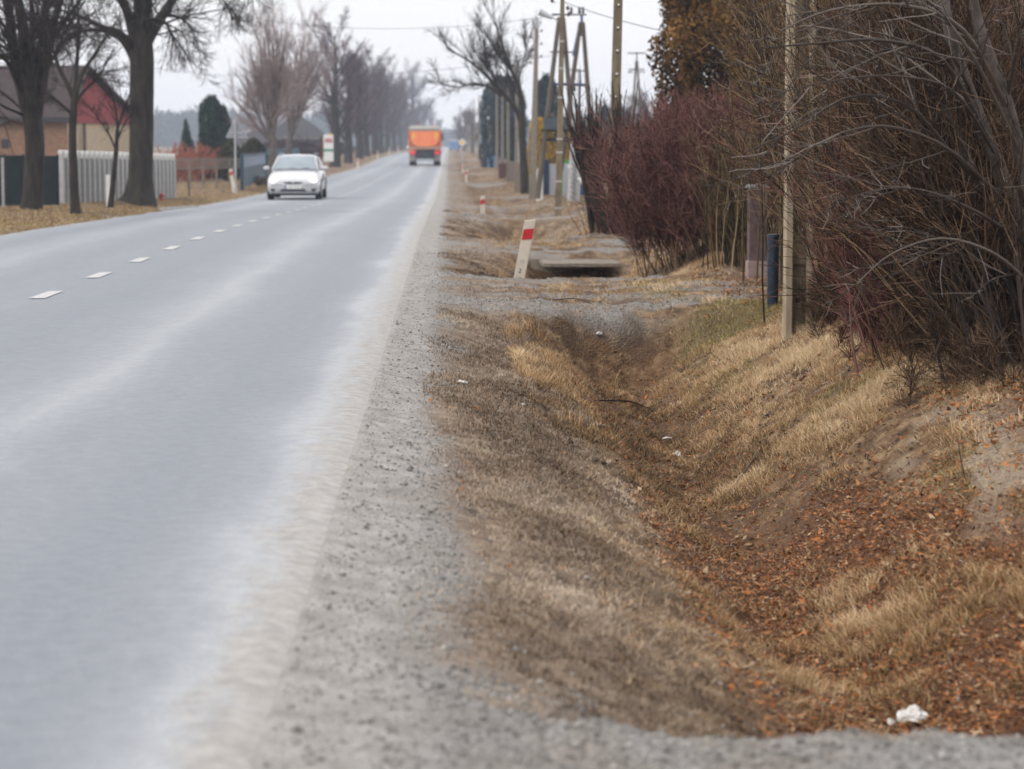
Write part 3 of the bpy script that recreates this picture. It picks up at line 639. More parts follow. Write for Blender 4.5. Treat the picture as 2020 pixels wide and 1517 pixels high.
# long arched rods with buds in front of the hedge
t = thing('arching_shrub', 'loose shrub of long brown rods arching left in front of the hedge', 'shrub', G3(1970, 14.0))
nb = 26; Bs = G3(1970, 14.0) + np.stack([rng.normal(0, .18, nb), rng.normal(0, .2, nb), np.full(nb, -.05)], 1)
s = walk(Bs, np.stack([rng.uniform(-.9, -.2, nb), rng.normal(-.05, .15, nb), rng.uniform(.9, 1.6, nb)], 1), rng.uniform(1.3, 2.3, nb), 14, .035, -.012, rng.uniform(.004, .007, nb), .0018)
b1 = spawn(*s, 9, .2, .97, 30, 10, .25, 6, .07, 0, rf=.5, rmin=.0024); b2 = spawn(*b1, 4, .2, .97, 35, 10, .4, 4, .07, 0, rf=.6, rmin=.0019)
V, F, T = tubes([(s[0], s[1], 5), (b1[0], b1[1], 3), (b2[0], b2[1], 3)]); obj('rods', V, F, twigO, t, tint=T, smooth=True, kind='stuff')

# ------------------------------------------------------------------ conifers
def conifer(name, label, base, h, rx, ry, n, cols, size, shape='cone', lobes=9, group=None, rz=0, cat_='conifer', lean=0):
    t = thing(name, label, cat_, base, group, rz)
    base = np.array(base, float)
    u = rng.random(n); z = (1 - np.sqrt(u) * .97) if shape == 'cone' else rng.random(n)
    prof = {'cone': lambda z: 1 - z ** 1.1, 'column': lambda z: np.sqrt(np.clip(1 - (np.abs(z - .42) / .6) ** 2.6, 0.01, 1)), 'ball': lambda z: np.sqrt(np.clip(1 - (2 * z - 1) ** 2, .02, 1))}[shape](z)
    az = rng.uniform(0, 2 * np.pi, n)
    lob = .80 + .20 * np.cos(az * lobes + z * 9) * (.5 + vnoise(az * 3, z * 6)) + .35 * (vnoise(az * 2.6 + 5, z * 9 + 3) - .5)
    rr = prof * lob * (1 - np.abs(rng.normal(0, .13, n)))
    C = base + np.stack([np.cos(az) * rr * rx + lean * z, np.sin(az) * rr * ry, z * h * (1 + .02 * rng.normal(0, 1, n))], 1)
    V, F = leafquads(C, size, up=.8, asp=.42)
    tn = np.clip(.5 + 1.0 * (vnoise(az * 4 + 1, z * 14) - .5) + rng.normal(0, .2, n), 0, 1)
    V2, F2, _ = tubes([(*spath(base + np.array([(0, 0, -.1), (lean * .5, 0, h * .5), (lean, 0, h * .95)]), np.array([.07 * rx + .05, .04 * rx + .03, .01])), 8)])
    obj('trunk', V2, F2, barkD, t, smooth=True)
    # inner boughs give the crown its dark depth
    nb = max(30, n // 160); zz = rng.uniform(.02, .95, nb); a2 = rng.uniform(0, 6.28, nb)
    pr = {'cone': lambda z: 1 - z, 'column': lambda z: np.sqrt(np.clip(1 - (np.abs(z - .42) / .6) ** 2.6, 0.01, 1)), 'ball': lambda z: np.sqrt(np.clip(1 - (2 * z - 1) ** 2, .02, 1))}[shape](zz)
    S = base + np.stack([lean * zz, 0 * zz, zz * h * .95], 1); D = np.stack([np.cos(a2) * rx, np.sin(a2) * ry, np.full(nb, .35 * rx)], 1)
    s = walk(S, D, pr * (rx + ry) / 2 * .85 + .02, 4, .08, .02, np.full(nb, .012 + .006 * rx), .005)
    V3, F3, _ = tubes([(s[0], s[1], 3)])
    obj('branches', V3, F3, barkD, t, kind='stuff')
    obj('foliage', V, F, tintmat(name + '_needles', cols, .75, .12), t, tint=np.repeat(tn, 4), kind='stuff')
    return t
THU = [(.035, .018, .005), (.10, .052, .016), (.19, .10, .030), (.28, .16, .052)]
g0 = lambda x, y: (x, y, float(gz(x, y)))
conifer('brown_thuja', 'large brown winter thuja rising above the red shrub, with ragged left edge', g0(5.25, 44), 5.6, 1.65, 1.5, 60000, THU, .062, 'column', 7)
conifer('brown_thuja', 'brown thuja behind the hedge, just right of the ragged one', g0(7.4, 42), 6.4, 1.8, 1.6, 34000, THU, .07, 'column', 7)
conifer('brown_thuja', 'dark brown thuja hidden behind the concrete pole and bare thicket', g0(8.9, 38), 6.4, 1.7, 1.6, 26000, THU, .07, 'column', 6)
conifer('brown_thuja', 'dark brown thuja at the far right behind the bare thicket', g0(9.4, 33.5), 6.2, 1.6, 1.5, 26000, THU, .07, 'column', 8)
conifer('brown_thuja', 'rightmost dark brown thuja, seen in chinks between the bare stems', g0(8.0, 29.5), 5.6, 1.4, 1.4, 24000, THU, .07, 'column', 8)

# ------------------------------------------------------------------ bare roadside trees
def bare_tree(name, label, Y, trunks, limbs, ext, twm, bark=barkD, n1=10, n2=8, n3=6, l1=.55, tw=.006, up=.02, grav=None, ang=38, group=None, lf2=.5, lf3=.45):
    """trunks and limbs follow control points (px, py, Y, radius); the rest branches off them"""
    b0 = P(trunks[0][0][0], trunks[0][0][1], trunks[0][0][2]); t = thing(name, label, 'tree', b0, group)
    tr = [poly(p) for p in trunks]
    V, F, T = tubes([(a_[0], a_[1], 12) for a_ in tr]); V += (rng.random((len(V), 1)) - .5) * .006
    obj('trunk', V, F, bark, t, smooth=True)
    lm = [poly(p, 17) for p in limbs]
    A = cat(*lm) if lm else None
    a_ = spawn(*A, int(n1 * 1.5), .10, 1.0, ang, 14, l1 * 1.2, 9, .10, up, rf=.6, rmin=tw * 1.0, grav=grav, lr=.016, taperlen=.4)
    b_ = spawn(*a_, n2, .12, .97, ang, 16, lf2 * 1.2, 6, .11, up, rf=.6, rmin=tw * .75, grav=grav, lr=.014, taperlen=.3)
    c_ = spawn(*b_, n3, .1, .95, ang + 5, 16, lf3 * 1.3, 4, .13, up, rf=.7, rmin=tw * .55, grav=grav, lr=.012, lmin=tw * 22, taperlen=.3)
    obj('branch', *tubes([(A[0], A[1], 8)])[:2], bark, t, smooth=True)
    V, F, T = tubes([(a_[0], a_[1], 5), (b_[0], b_[1], 4), (c_[0], c_[1], 3)]); obj('crown', V, F, twm, t, tint=T, kind='stuff')
    return t
gv = np.array([0, 0, -.10])
Y = 50
bare_tree('bare_tree', 'thick trunked bare tree forking low at the left edge, in front of the green fence', Y,
    [[(60, 424, Y, .28), (64, 395, Y, .215), (68, 330, Y, .20), (68, 270, Y, .20), (62, 215, Y, .19)]],
    [[(64, 270, Y, .13), (48, 200, Y, .12), (28, 110, Y, .10), (15, 0, Y, .08), (5, -200, Y, .04)],
     [(66, 250, Y, .13), (60, 170, Y - .3, .12), (45, 60, Y - .5, .09), (25, -60, Y - .7, .06), (20, -200, Y - .7, .03)],
     [(68, 250, Y, .13), (74, 150, Y + .4, .11), (86, 60, Y + .6, .09), (100, -60, Y + .6, .06), (110, -220, Y + .6, .03)],
     [(68, 260, Y, .12), (84, 160, Y - .2, .10), (100, 70, Y - .4, .08), (125, -20, Y - .6, .06), (160, -160, Y - .8, .03)],
     [(96, 90, Y - .3, .06), (130, 40, Y - .5, .045), (165, -10, Y - .8, .03), (210, -80, Y - 1, .02)],
     [(45, 190, Y, .06), (20, 130, Y - .4, .045), (-20, 90, Y - .7, .03), (-70, 40, Y - .9, .02)],
     [(58, 200, Y, .07), (64, 100, Y, .06), (62, 0, Y, .045), (60, -100, Y, .03)]], 0, twigD, n1=9, n2=7, n3=5, l1=.42, tw=.0065, grav=gv * .5)
Y = 48
bare_tree('bare_tree', 'slim crooked bare tree between the two thick trunks on the left verge', Y,
    [[(150, 424, Y, .12), (147, 390, Y, .095), (145, 340, Y, .085), (143, 270, Y, .08), (146, 205, Y, .075), (150, 185, Y, .07)]],
    [[(148, 200, Y, .06), (135, 170, Y, .05), (115, 130, Y, .035), (100, 80, Y - .2, .02), (90, 20, Y - .3, .012)],
     [(148, 195, Y, .055), (160, 150, Y, .045), (185, 110, Y + .2, .03), (212, 70, Y + .3, .02), (230, 40, Y + .3, .012)],
     [(148, 190, Y, .05), (152, 120, Y, .04), (156, 60, Y, .03), (150, -20, Y, .015)],
     [(147, 230, Y, .035), (120, 205, Y - .2, .025), (95, 185, Y - .4, .018), (75, 180, Y - .4, .01)],
     [(146, 205, Y, .04), (170, 175, Y + .2, .028), (195, 150, Y + .3, .02), (225, 95, Y + .3, .01)]], 0, twigD, n1=9, n2=7, n3=4, l1=.4, tw=.005, grav=gv * .3)
Y = 53
bare_tree('bare_tree', 'thin young bare tree leaning slightly beside the white marker panel', Y,
    [[(218, 409, Y, .075), (222, 370, Y, .06), (228, 310, Y, .05), (232, 255, Y, .04)]],
    [[(230, 300, Y, .025), (215, 265, Y, .018), (195, 235, Y, .012), (180, 215, Y, .008)],
     [(232, 255, Y, .03), (228, 215, Y, .022), (218, 180, Y, .015), (205, 150, Y, .009)],
     [(232, 255, Y, .03), (244, 215, Y, .02), (258, 180, Y, .014), (262, 150, Y, .008)],
     [(231, 280, Y, .022), (245, 245, Y, .016), (262, 225, Y, .012), (275, 210, Y, .008)]], 0, twigD, n1=8, n2=6, n3=3, l1=.45, tw=.005)
Y = 59
bare_tree('bare_tree', 'tallest thick bare tree with flared foot at the end of the concrete fence', Y,
    [[(272, 404, Y, .52), (275, 388, Y, .40), (277, 350, Y, .30), (279, 270, Y, .29), (280, 180, Y, .285), (280, 120, Y, .29), (278, 70, Y, .27)]],
    [[(276, 110, Y, .18), (262, 55, Y, .15), (245, 10, Y - .5, .11), (200, -50, Y - 1, .06)],
     [(272, 100, Y, .12), (235, 65, Y - .5, .085), (205, 55, Y - 1, .07), (165, 35, Y - 1.5, .05), (120, 20, Y - 2, .03), (90, 0, Y - 2.3, .02)],
     [(262, 115, Y, .09), (240, 80, Y, .06), (205, 62, Y, .045), (165, 60, Y - .4, .03), (130, 75, Y - .6, .015)],
     [(278, 80, Y, .18), (276, 20, Y, .16), (270, -60, Y, .13), (262, -220, Y, .08)],
     [(284, 90, Y, .17), (310, 45, Y, .14), (335, 8, Y + .3, .11), (370, -60, Y + .6, .07), (420, -150, Y + .8, .04)],
     [(283, 60, Y, .12), (292, 10, Y - .5, .10), (300, -60, Y - .7, .07), (320, -200, Y - 1, .03)],
     [(320, 30, Y + .2, .05), (355, 35, Y - .2, .035), (380, 60, Y - .5, .022), (395, 110, Y - .6, .012)],
     [(360, -40, Y + .5, .05), (400, -30, Y + .3, .04), (440, 0, Y, .025), (460, 40, Y - .2, .012)],
     [(290, 40, Y, .045), (320, 40, Y - .6, .035), (345, 75, Y - .9, .022), (375, 120, Y - 1, .012)],
     [(400, -120, Y + .7, .045), (450, -70, Y + .5, .03), (490, -30, Y + .3, .02), (500, 15, Y + .2, .01)]], 0, twigD, n1=10, n2=7, n3=5, l1=.42, tw=.0068, grav=gv * 1.2)
# willow like tree with many pale stems
Y = 112
def stems_from(px, py, Y, tops, r): return [[(px, py, Y, r), ((px * 2 + a) / 3, (py * 2 + b) / 3 + 4, Y, r * .7), ((px + a) / 2, (py + b) / 2, Y, r * .5), (a, b, Y, r * .2)] for a, b in tops]
bare_tree('willow_tree', 'pale mauve bare tree with many slender stems spreading from one trunk behind the white car', Y,
    [[(536, 345, Y, .20), (538, 300, Y, .15), (541, 270, Y, .13)]],
    stems_from(538, 280, Y, [(470, 150), (495, 110), (512, 85), (530, 62), (548, 60), (562, 80), (520, 70), (455, 190), (555, 120), (540, 90)], .10), 0, twigP, bark=barkG, n1=11, n2=8, n3=4, l1=.42, tw=.010, up=.05, ang=26)
Y = 125
bare_tree('willow_tree', 'thinner pale mauve bare tree leaning right, just right of the slender stemmed one', Y,
    [[(570, 330, Y, .22), (570, 290, Y, .16), (574, 262, Y, .14)]],
    stems_from(572, 272, Y, [(585, 100), (600, 75), (620, 95), (640, 110), (560, 110), (612, 140), (596, 120)], .10), 0, twigP, bark=barkG, n1=10, n2=8, n3=4, l1=.42, tw=.011, up=.05, ang=26)
# pollarded tree right of the road
Y = 84
bare_tree('pollarded_tree', 'leaning bare tree with two arms and upright shoots among the poles right of the road', Y,
    [[(1036, 382, Y, .17), (1034, 340, Y, .14), (1031, 290, Y, .13), (1029, 240, Y, .12)]],
    [[(1029, 245, Y, .09), (1015, 210, Y, .085), (992, 185, Y, .08), (960, 150, Y, .055), (925, 120, Y, .04), (880, 95, Y, .02)],
     [(990, 190, Y, .06), (965, 172, Y, .045), (935, 165, Y, .03), (900, 172, Y, .02), (870, 165, Y, .01)],
     [(1029, 245, Y, .085), (1032, 210, Y, .08), (1022, 170, Y, .075), (1005, 130, Y, .06), (990, 85, Y, .04), (975, 40, Y, .02)],
     [(1008, 140, Y, .045), (985, 110, Y, .035), (965, 80, Y, .022), (950, 45, Y, .012)],
     [(985, 180, Y, .05), (970, 140, Y, .035), (955, 110, Y, .025), (945, 70, Y, .012)],
     [(1022, 170, Y, .03), (1030, 130, Y, .022), (1040, 90, Y, .015), (1048, 60, Y, .01)]], 0, twigD, n1=12, n2=6, n3=3, l1=.40, tw=.0095, up=.10, ang=30)

# avenue of trees far along the left side: two grown trees, copied
def grown_tree(name, label, base, h, twm, bark, group=None, n0=9, tw=.022, spread=.5, rad=.30, ncr=(8, 6, 4), cat_='tree'):
    t = thing(name, label, cat_, base, group); b0 = np.array(base, float)
    trn = spath(b0 + np.array([(0, 0, -.2), (.05, 0, h * .15), (0, .05, h * .4), (.1, 0, h * .75), (.05, 0, h * .97)]), np.array([rad * 1.3, rad, rad * .8, rad * .4, .03]), 13)
    a_ = spawn(*trn, n0 * 3, .22, .97, 38, 12, .62, 9, .06, .05, rf=.5, rmin=tw * 1.5, taperlen=.7)
    b_ = spawn(*a_, ncr[0] + 3, .1, 1, 36, 12, .5, 6, .09, .03, rf=.6, rmin=tw * .8); c_ = spawn(*b_, ncr[1] + 1, .1, 1, 38, 14, .6, 4, .1, .02, rf=.6, rmin=tw * .5)
    d_ = spawn(*c_, ncr[2], .1, 1, 38, 14, .65, 3, .1, .0, rf=.7, rmin=tw * .4)
    V, F, T = tubes([(*trn, 9), (a_[0], a_[1], 6)]); obj('trunk', V, F, bark, t, tint=T, smooth=True)
    V, F, T = tubes([(b_[0], b_[1], 4), (c_[0], c_[1], 3), (d_[0], d_[1], 3)]); obj('crown', V, F, twm, t, tint=T, kind='stuff')
    return t
AV = 'bare trees of the avenue far along the road'
LT = lambda px, Y: (( px - 885) / FPX * Y, Y, float(gz((px - 885) / FPX * Y, Y)))
p1 = grown_tree('avenue_tree', 'first bare avenue tree behind the white notice board, thin topped and taller than its neighbours', LT(662, 176), 9.8, twigM, barkD, AV, n0=10, tw=.014, rad=.36)
p2 = grown_tree('avenue_tree', 'second bare avenue tree, twin trunked beside the notice board tree', LT(688, 200), 8.4, twigM, barkD, AV, n0=12, tw=.017, rad=.34)
for i, (px, Y, sc, lb) in enumerate([(710, 226, .92, 'third bare mauve avenue tree from the notice board'), (724, 254, 1.0, 'fourth bare mauve avenue tree, above the side track'), (741, 284, 1.1, 'fifth bare mauve avenue tree, behind the first white guide post of the row'),
        (752, 318, 1.12, 'sixth bare avenue tree, before the crown line starts to drop'), (765, 360, 1.2, 'seventh bare avenue tree, bluish with distance'), (778, 405, 1.25, 'eighth bare avenue tree, bluish with distance'),
        (790, 460, 1.3, 'ninth bare avenue tree, left of the orange truck'), (800, 520, 1.45, 'tenth bare avenue tree, hazy just left of the orange truck'), (815, 590, 1.9, 'tall hazy bare tree standing above the orange truck'),
        (836, 680, 1.4, 'hazy bare tree behind the orange truck'), (852, 780, 1.25, 'far hazy bare tree over the right side of the truck'), (868, 880, 1.1, 'farthest hazy bare tree left of the road end')]):
    copy_tree([p1, p2][i % 2 if i != 8 else 0], LT(px, Y), lb, rz=1.3 * i + .6, scale=sc)
for i, (px, Y, sc, lb) in enumerate([(916, 420, .8, 'bare hazy tree behind the yellow diamond sign'), (932, 330, .62, 'low bare hazy tree among the far poles'), (905, 640, .95, 'farthest hazy bare tree right of the road end'), (1190, 180, .5, 'bare mauve tree behind the frame poles'), (1230, 170, .5, 'bare mauve tree left of the tall wooden pole behind the clump'), (1262, 190, .62, 'bare mauve tree below the far frame pole')]):
    copy_tree(p2, LT(px, Y), lb, rz=2.1 * i, scale=sc, group='distant bare trees right of the road')

# gardens on the left
GRN = [(.010, .022, .018), (.022, .048, .034), (.045, .085, .055)]
conifer('green_conifer', 'dark green dense conifer, the tallest one in the left garden', LT(421, 118), 3.9 , .75, .7, 9000, GRN, .085, 'column', 5)
conifer('green_conifer', 'dark green conifer leaning against the right side of the tallest one', LT(441, 119), 3.5, .55, .6, 6000, GRN, .085, 'column', 5)
conifer('spruce', 'small dark pointed spruce behind the orange red bush', LT(372, 130), 3.1, .75, .7, 5000, GRN, .08, 'cone', 5)
OLV = [(.022, .02, .010), (.06, .052, .022), (.10, .085, .035)]
conifer('round_shrub', 'round dark olive shrub left of the warning sign, behind the picket fence', LT(458, 108), 1.75, .68, .6, 5000, OLV, .06, 'ball', 4, cat_='shrub')
conifer('round_shrub', 'round dark olive shrub right of the warning sign', LT(503, 114), 1.9, .72, .6, 5000, OLV, .06, 'ball', 4, cat_='shrub')
twigX = tintmat('orange_red_twigs', [(.20, .06, .04), (.36, .115, .075), (.46, .18, .12)])
def bush(name, label, base, nst, h, spread, twm, tw=.009, lean=(0, 0, .2)):
    return shrub(name, label, base, nst, h, spread, lean, twm, r=.02, kids_=(9, 6), basew=(.35, .3), twr=tw, up=.03)
bush('orange_twig_bush', 'orange red twigged bush behind the picket fence, left part', LT(352, 106), 45, 1.55, .55, twigX)
bush('orange_twig_bush', 'orange red twigged bush taller beside the dark conifer', LT(388, 108), 45, 1.65, .5, twigX)
bush('bare_bush', 'small grey brown bare bush at the foot of the blue gate', LT(526, 98), 30, .42, .6, twigO, .006)
YEL = [(.16, .11, .015), (.42, .26, .02), (.62, .38, .03)]
conifer('yellow_conifer', 'golden yellow conifer left of the second concrete pole', LT(1066, 112), 2.9, .70, .6, 7000, YEL, .07, 'column', 5)
conifer('yellow_conifer', 'golden yellow conifer between the concrete pole and the pale lattice posts', LT(1118, 114), 2.85, .62, .6, 7000, YEL, .07, 'column', 5)
conifer('green_conifer', 'dark green conifer between the two golden ones', LT(1092, 116), 2.3, .34, .5, 4000, GRN, .07, 'column', 5)
conifer('yellow_conifer', 'small ochre conifer behind the cut back clump', LT(1178, 104), 2.2, .5, .5, 5000, [(.05, .035, .012), (.16, .10, .03), (.24, .16, .05)], .07, 'column', 5)
BLG = [(.008, .02, .028), (.018, .04, .05), (.035, .065, .075)]
for px, h, w, lb in ((966, 6.0, 1.0, 'tall blue green thuja behind the row of poles'), (984, 6.4, 1.0, 'tall blue green thuja third in the far row'), (1001, 6.2, 1.0, 'blue green thuja behind the leaning bare tree'), (1017, 5.6, 1.0, 'blue green thuja at the right end of the far row')):
    conifer('blue_green_thuja', lb, LT(px, 178 - (px - 966) * .3), h, w * .8, w, 4500, BLG, .13, 'column', 4, group='row of blue green thujas behind the poles')
conifer('blue_green_conifer', 'dark blue green conifer behind the frame poles, left of the concrete pole', LT(1078, 132), 5.3, .85, .9, 8000, BLG, .11, 'column', 4)
for px, Yc, h in ((1098, 150, 4.5), (1140, 160, 4.4), (1166, 165, 4.0), (1190, 170, 4.8), (1216, 165, 3.6), (1238, 175, 4.4), (1258, 170, 3.8), (1275, 180, 4.6)):
    q = conifer('spruce', 'dark far spruce behind the poles, at %s' % {1098: 'the yellow conifers', 1140: 'the pale lattice posts', 1166: 'the right frame leg', 1190: 'the cut back clump', 1216: 'the tall wooden pole', 1238: 'the right side of the tall pole', 1258: 'the far frame pole', 1275: 'the edge of the brown thuja'}[px],
            LT(px, Yc), h, 1.0, 1.0, 2600, BLG, .14, 'cone', 5, group='dark spruces behind the poles')
# far forest on both sides, one mass
def forest(name, label, x0, x1, y, h, n, dens=70, hv=.25):
    Vs = []; Fs = []; o = 0; xs = rng.uniform(x0, x1, n); ys = y + rng.uniform(0, 50, n); hs = h * rng.uniform(1 - hv, 1 + hv, n) * (1 + .35 * fbm(xs * .03, xs * 0, 3))
    k = dens; z = 1 - np.sqrt(rng.random((n, k))) * .98; az = rng.uniform(0, 6.28, (n, k)); rr = (1 - z) ** .7 * (.75 + .25 * rng.random((n, k))) * 3.2
    C = np.stack([xs[:, None] + np.cos(az) * rr, ys[:, None] + np.sin(az) * rr, zroad(ys)[:, None] - .3 + z * hs[:, None]], -1).reshape(-1, 3)
    V, F = leafquads(C, .8, up=.6, asp=.6)
    return tag(obj(name, V, F, tintmat(name + '_trees', [(.018, .028, .026), (.04, .05, .045), (.075, .07, .065)]), tint=np.repeat(rng.random(len(C)), 4), kind='stuff'), label, 'forest')
forest('distant_forest', 'hazy blue forest along the horizon left of the road', -215, -12, 900, 14.5, 1400, 100, .12)
forest('far_forest', 'hazy blue forest along the horizon right of the road', 6, 235, 840, 11.0, 1400, 100, .15)
forest('road_end_forest', 'pale blue forest closing the view where the road ends', -22, 12, 1040, 10, 160)
# ================================================================== MAN-MADE THINGS
conc = mat('weathered_concrete', (.25, .215, .17), (.13, .11, .088), .9, scale=14, bump=.5)
concL = mat('pale_concrete', (.46, .46, .45), (.32, .32, .31), .85, scale=6, bump=.3)
concO = mat('old_pole_concrete', (.23, .185, .125), (.10, .078, .052), .9, scale=9, bump=.4, stretch=(1, 1, .3))
concN = mat('near_pole_concrete', (.40, .335, .235), (.20, .16, .11), .9, scale=9, bump=.4, stretch=(1, 1, .3))
woodP = mat('old_pole_wood', (.15, .125, .10), (.06, .05, .042), .9, scale=16, bump=.5, stretch=(1, 1, .12))
steel = mat('galvanised_steel', (.45, .47, .50), (.33, .35, .38), .45, scale=20, metal=.6)
dark = mat('dark_metal', (.035, .035, .04), (.02, .02, .025), .5, scale=20)
blueM = mat('blue_painted_metal', (.03, .075, .20), (.02, .04, .11), .5, scale=15)
white = mat('white_paint', (.74, .74, .72), (.62, .61, .58), .5, scale=12)
cream = mat('cream_plastic', (.62, .57, .49), (.50, .45, .37), .5, scale=9)
redR = mat('red_reflector', (.50, .03, .035), (.40, .025, .03), .35, scale=14)
blk = mat('black_paint', (.02, .02, .022), (.03, .03, .03), .6, scale=14)
grey = mat('grey_paint', (.30, .31, .33), (.22, .23, .25), .6, scale=10)
porc = mat('insulator_porcelain', (.10, .05, .03), (.05, .03, .02), .25, scale=10)
def dz(X, Y): return float(gz(X, Y))

# ------------------------------------------------------------------ guide posts
def guide_post(label, px, Y, h=.66, group='red and white guide posts', w=.12, tilt=(0, 0), first=False, facing=1, X=None):
    b = G3(px, Y); t = thing('guide_post', label, 'guide post', b, group)
    t.rotation_euler = (tilt[1], tilt[0], 0); local(t)
    y0, y1 = -.022, .022
    prof = [(-w / 2, -.12), (w / 2, -.12), (w / 2, h), (-w / 2, h - .035)]
    MB().prism(prof, y0, y1).build('body', cream, t, bevel=.004)
    for s, y in ((-1, y0 - .0035), (1, y1 + .0035)):
        MB().prism([(-w / 2 + .004, h - .25), (w / 2 - .004, h - .22), (w / 2 - .004, h - .10), (-w / 2 + .004, h - .13)], y - .002, y + .002).build('reflector_band', redR, t)
    return t
def text(name, s, size, m, parent, loc, rot, ex=.0008):
    cu = bpy.data.curves.new(name, 'FONT'); cu.body = s; cu.size = size; cu.extrude = ex; cu.align_x = 'CENTER'; cu.align_y = 'CENTER'; cu.resolution_u = 4
    o = bpy.data.objects.new(name, cu); COL.objects.link(o); dg = bpy.context.evaluated_depsgraph_get(); me = bpy.data.meshes.new_from_object(o.evaluated_get(dg)); bpy.data.objects.remove(o); o = bpy.data.objects.new(name, me); COL.objects.link(o); me.materials.clear(); me.materials.append(m); o.parent = parent; o.location = loc; o.rotation_euler = rot; return o
gp = guide_post('leaning cream guide post with red band and black number, nearest post beside the driveway', 1019, 27.0, .83, tilt=(.19, .06))
text('kilometre_number', '12', .045, grey, gp, (-.005, -.0235, .34), (math.pi / 2, 0, 0))
text('hectometre_number', '2', .075, blk, gp, (-.008, -.0235, .235), (math.pi / 2, 0, 0))
guide_post('straight cream guide post with red band, second from the leaning one', 952, 62.5, .64, tilt=(0, 0))
guide_post('small distant guide post with red band on the right verge, third from the leaning one', 920, 118, .62)
guide_post('smallest distant guide post on the right verge, near the yellow diamond sign', 913, 160, .66)
guide_post('tilted guide post with red band leaning by the warning sign pole', 462, 84.5, .86, tilt=(-.13, 0))
guide_post('guide post close behind the right side of the white car', 638, 118, .62)
guide_post('pale guide post on the left verge past the notice board', 706, 168, .80)
guide_post('pale guide post on the left verge under the avenue trees', 745, 228, .85)
guide_post('pale distant guide post left of the orange truck, further of two', 785, 330, 1.0)
guide_post('pale distant guide post left of the orange truck, nearer of two', 768, 275, .95)

# ------------------------------------------------------------------ litter and slab
def crumple(name, label, px, Y, size, m, cat_, flat=.5, X=None):
    b = G3(px, Y, .035) 
    bm = bmesh.new(); bmesh.ops.create_icosphere(bm, subdivisions=4, radius=1)
    for v in bm.verts:
        n = fbm(v.co.x * 2.2 + px, v.co.y * 2.2 + v.co.z * 1.7, 5, .7); v.co = Vector((v.co.x * size * (1 + .7 * n), v.co.y * size * .7 * (1 + .7 * n), max(v.co.z, -.3) * size * flat * (1 + 1.6 * n)))
    me = bpy.data.meshes.new(name); bm.to_mesh(me); bm.free(); q = link(name, me, m); q.location = b; q.rotation_euler = (.1, .1, px); return tag(q, label, cat_)
paper = mat('white_tissue', (.70, .69, .67), (.48, .46, .43), .9, scale=30, bump=.5)
crumple('tissue', 'crumpled white tissue on leaves in the foreground ditch', 1800, 8.25, .046, paper, 'litter', .55)
crumple('tissue_scrap', 'small torn white scrap just left of the large tissue', 1758, 8.28, .018, paper, 'litter', .5)
crumple('tissue', 'small crumpled white paper in the middle of the ditch', 1334, 15.6, .035, paper, 'litter', .6)
crumple('paper_scrap', 'flat pale strip of paper lying just uphill of the crumpled one in the ditch', 1316, 16.6, .03, paper, 'litter', .2)
crumple('paper_scrap', 'flat pale scrap lying on the gravel shoulder slope', 912, 13.8, .036, paper, 'litter', .22)
crumple('paper_scrap', 'tiny pale scrap by the brown clods near the driveway', 1182, 20.2, .026, paper, 'litter', .5)
crumple('paper_scrap', 'small cream scrap on the shoulder turf right of the flat one', 1030, 13.5, .016, paper, 'litter', .4)
sl = thing('concrete_slab', 'flat concrete slab bridging the ditch behind the leaning guide post', 'slab', (1.62, 30.9, dz(1.62, 30.9)))
zt = P(1130, 520, 30.3)[2]
MB().box((1.66, 30.75, zt - .02), (.98, 1.1, .05), rz=.02).build('slab', conc, sl, bevel=.012)
MB().box((1.66, 31.35, zt - .16), (1.2, .10, .34)).build('rear_support', conc, sl)
# dry stick standing in the bank
st = poly([(1905, 945, 10.9, .004), (1895, 905, 10.9, .003), (1890, 865, 10.9, .0015)], 9)
V, F, T = tubes([(*st, 5)]); tag(obj('twig', V, F, twigD, tint=T), 'thin dark stick standing upright in the sandy bank', 'twig')
for a, b_, lb in (((1180, 17.0), (1290, 18.2), 'thin dark branch lying along the ditch floor'), ((1430, 13.6), (1560, 15.0), 'long grey twig lying on the grassy bank'), ((1090, 21.4), (1170, 20.9), 'short dark stick on the near driveway edge')):
    A = G3(*a, .02); B = G3(*b_, .03); M_ = (A + B) / 2 + np.array([.03, 0, .03]); s = spath(np.array([A, M_, B]), np.array([.006, .005, .002])); s2 = spawn(*s, 5, .2, .9, 35, 10, .3, 4, .1, 0, rf=.6, rmin=.002)
    V, F, T = tubes([(*s, 5), (s2[0], s2[1], 3)]); tag(obj('fallen_twig', V, F, twigD, tint=T), lb, 'twig')

# ------------------------------------------------------------------ gate pillar, pipe and near concrete pole
pinkp = mat('pinkish_plaster', (.15, .10, .10), (.08, .055, .055), .85, scale=10, bump=.5)
b = G3(1493, 24.6); t = thing('gate_pillar', 'pinkish brown masonry gate pillar half hidden by bare twigs', 'pillar', b)
MB().box((b[0], b[1], b[2] + .08), (.21, .24, .20)).build('plinth', mat('pink_plinth', (.36, .27, .25), (.22, .16, .15), .85, scale=10, bump=.5), t, bevel=.01)
MB().box((b[0], b[1], b[2] + .54), (.185, .21, .74)).build('shaft', pinkp, t, bevel=.008)
MB().box((b[0], b[1], b[2] + .93), (.22, .25, .04)).build('cap', grey, t, bevel=.008)
b = G3(1524, 20.4); t = thing('pipe_post', 'dark blue pipe post standing just left of the near concrete pole', 'post', b)
pipe = mat('dark_blue_pipe', (.022, .034, .058), (.012, .02, .035), .35, scale=8)
MB().cyl((b[0], b[1], b[2] - .1), (b[0], b[1], b[2] + .60), .049, n=16).build('pipe', pipe, t, smooth=False)
MB().lathe((b[0], b[1], b[2] + .60), [(.053, -.02), (.053, .008), (.03, .014)], 16).build('cap', pipe, t)
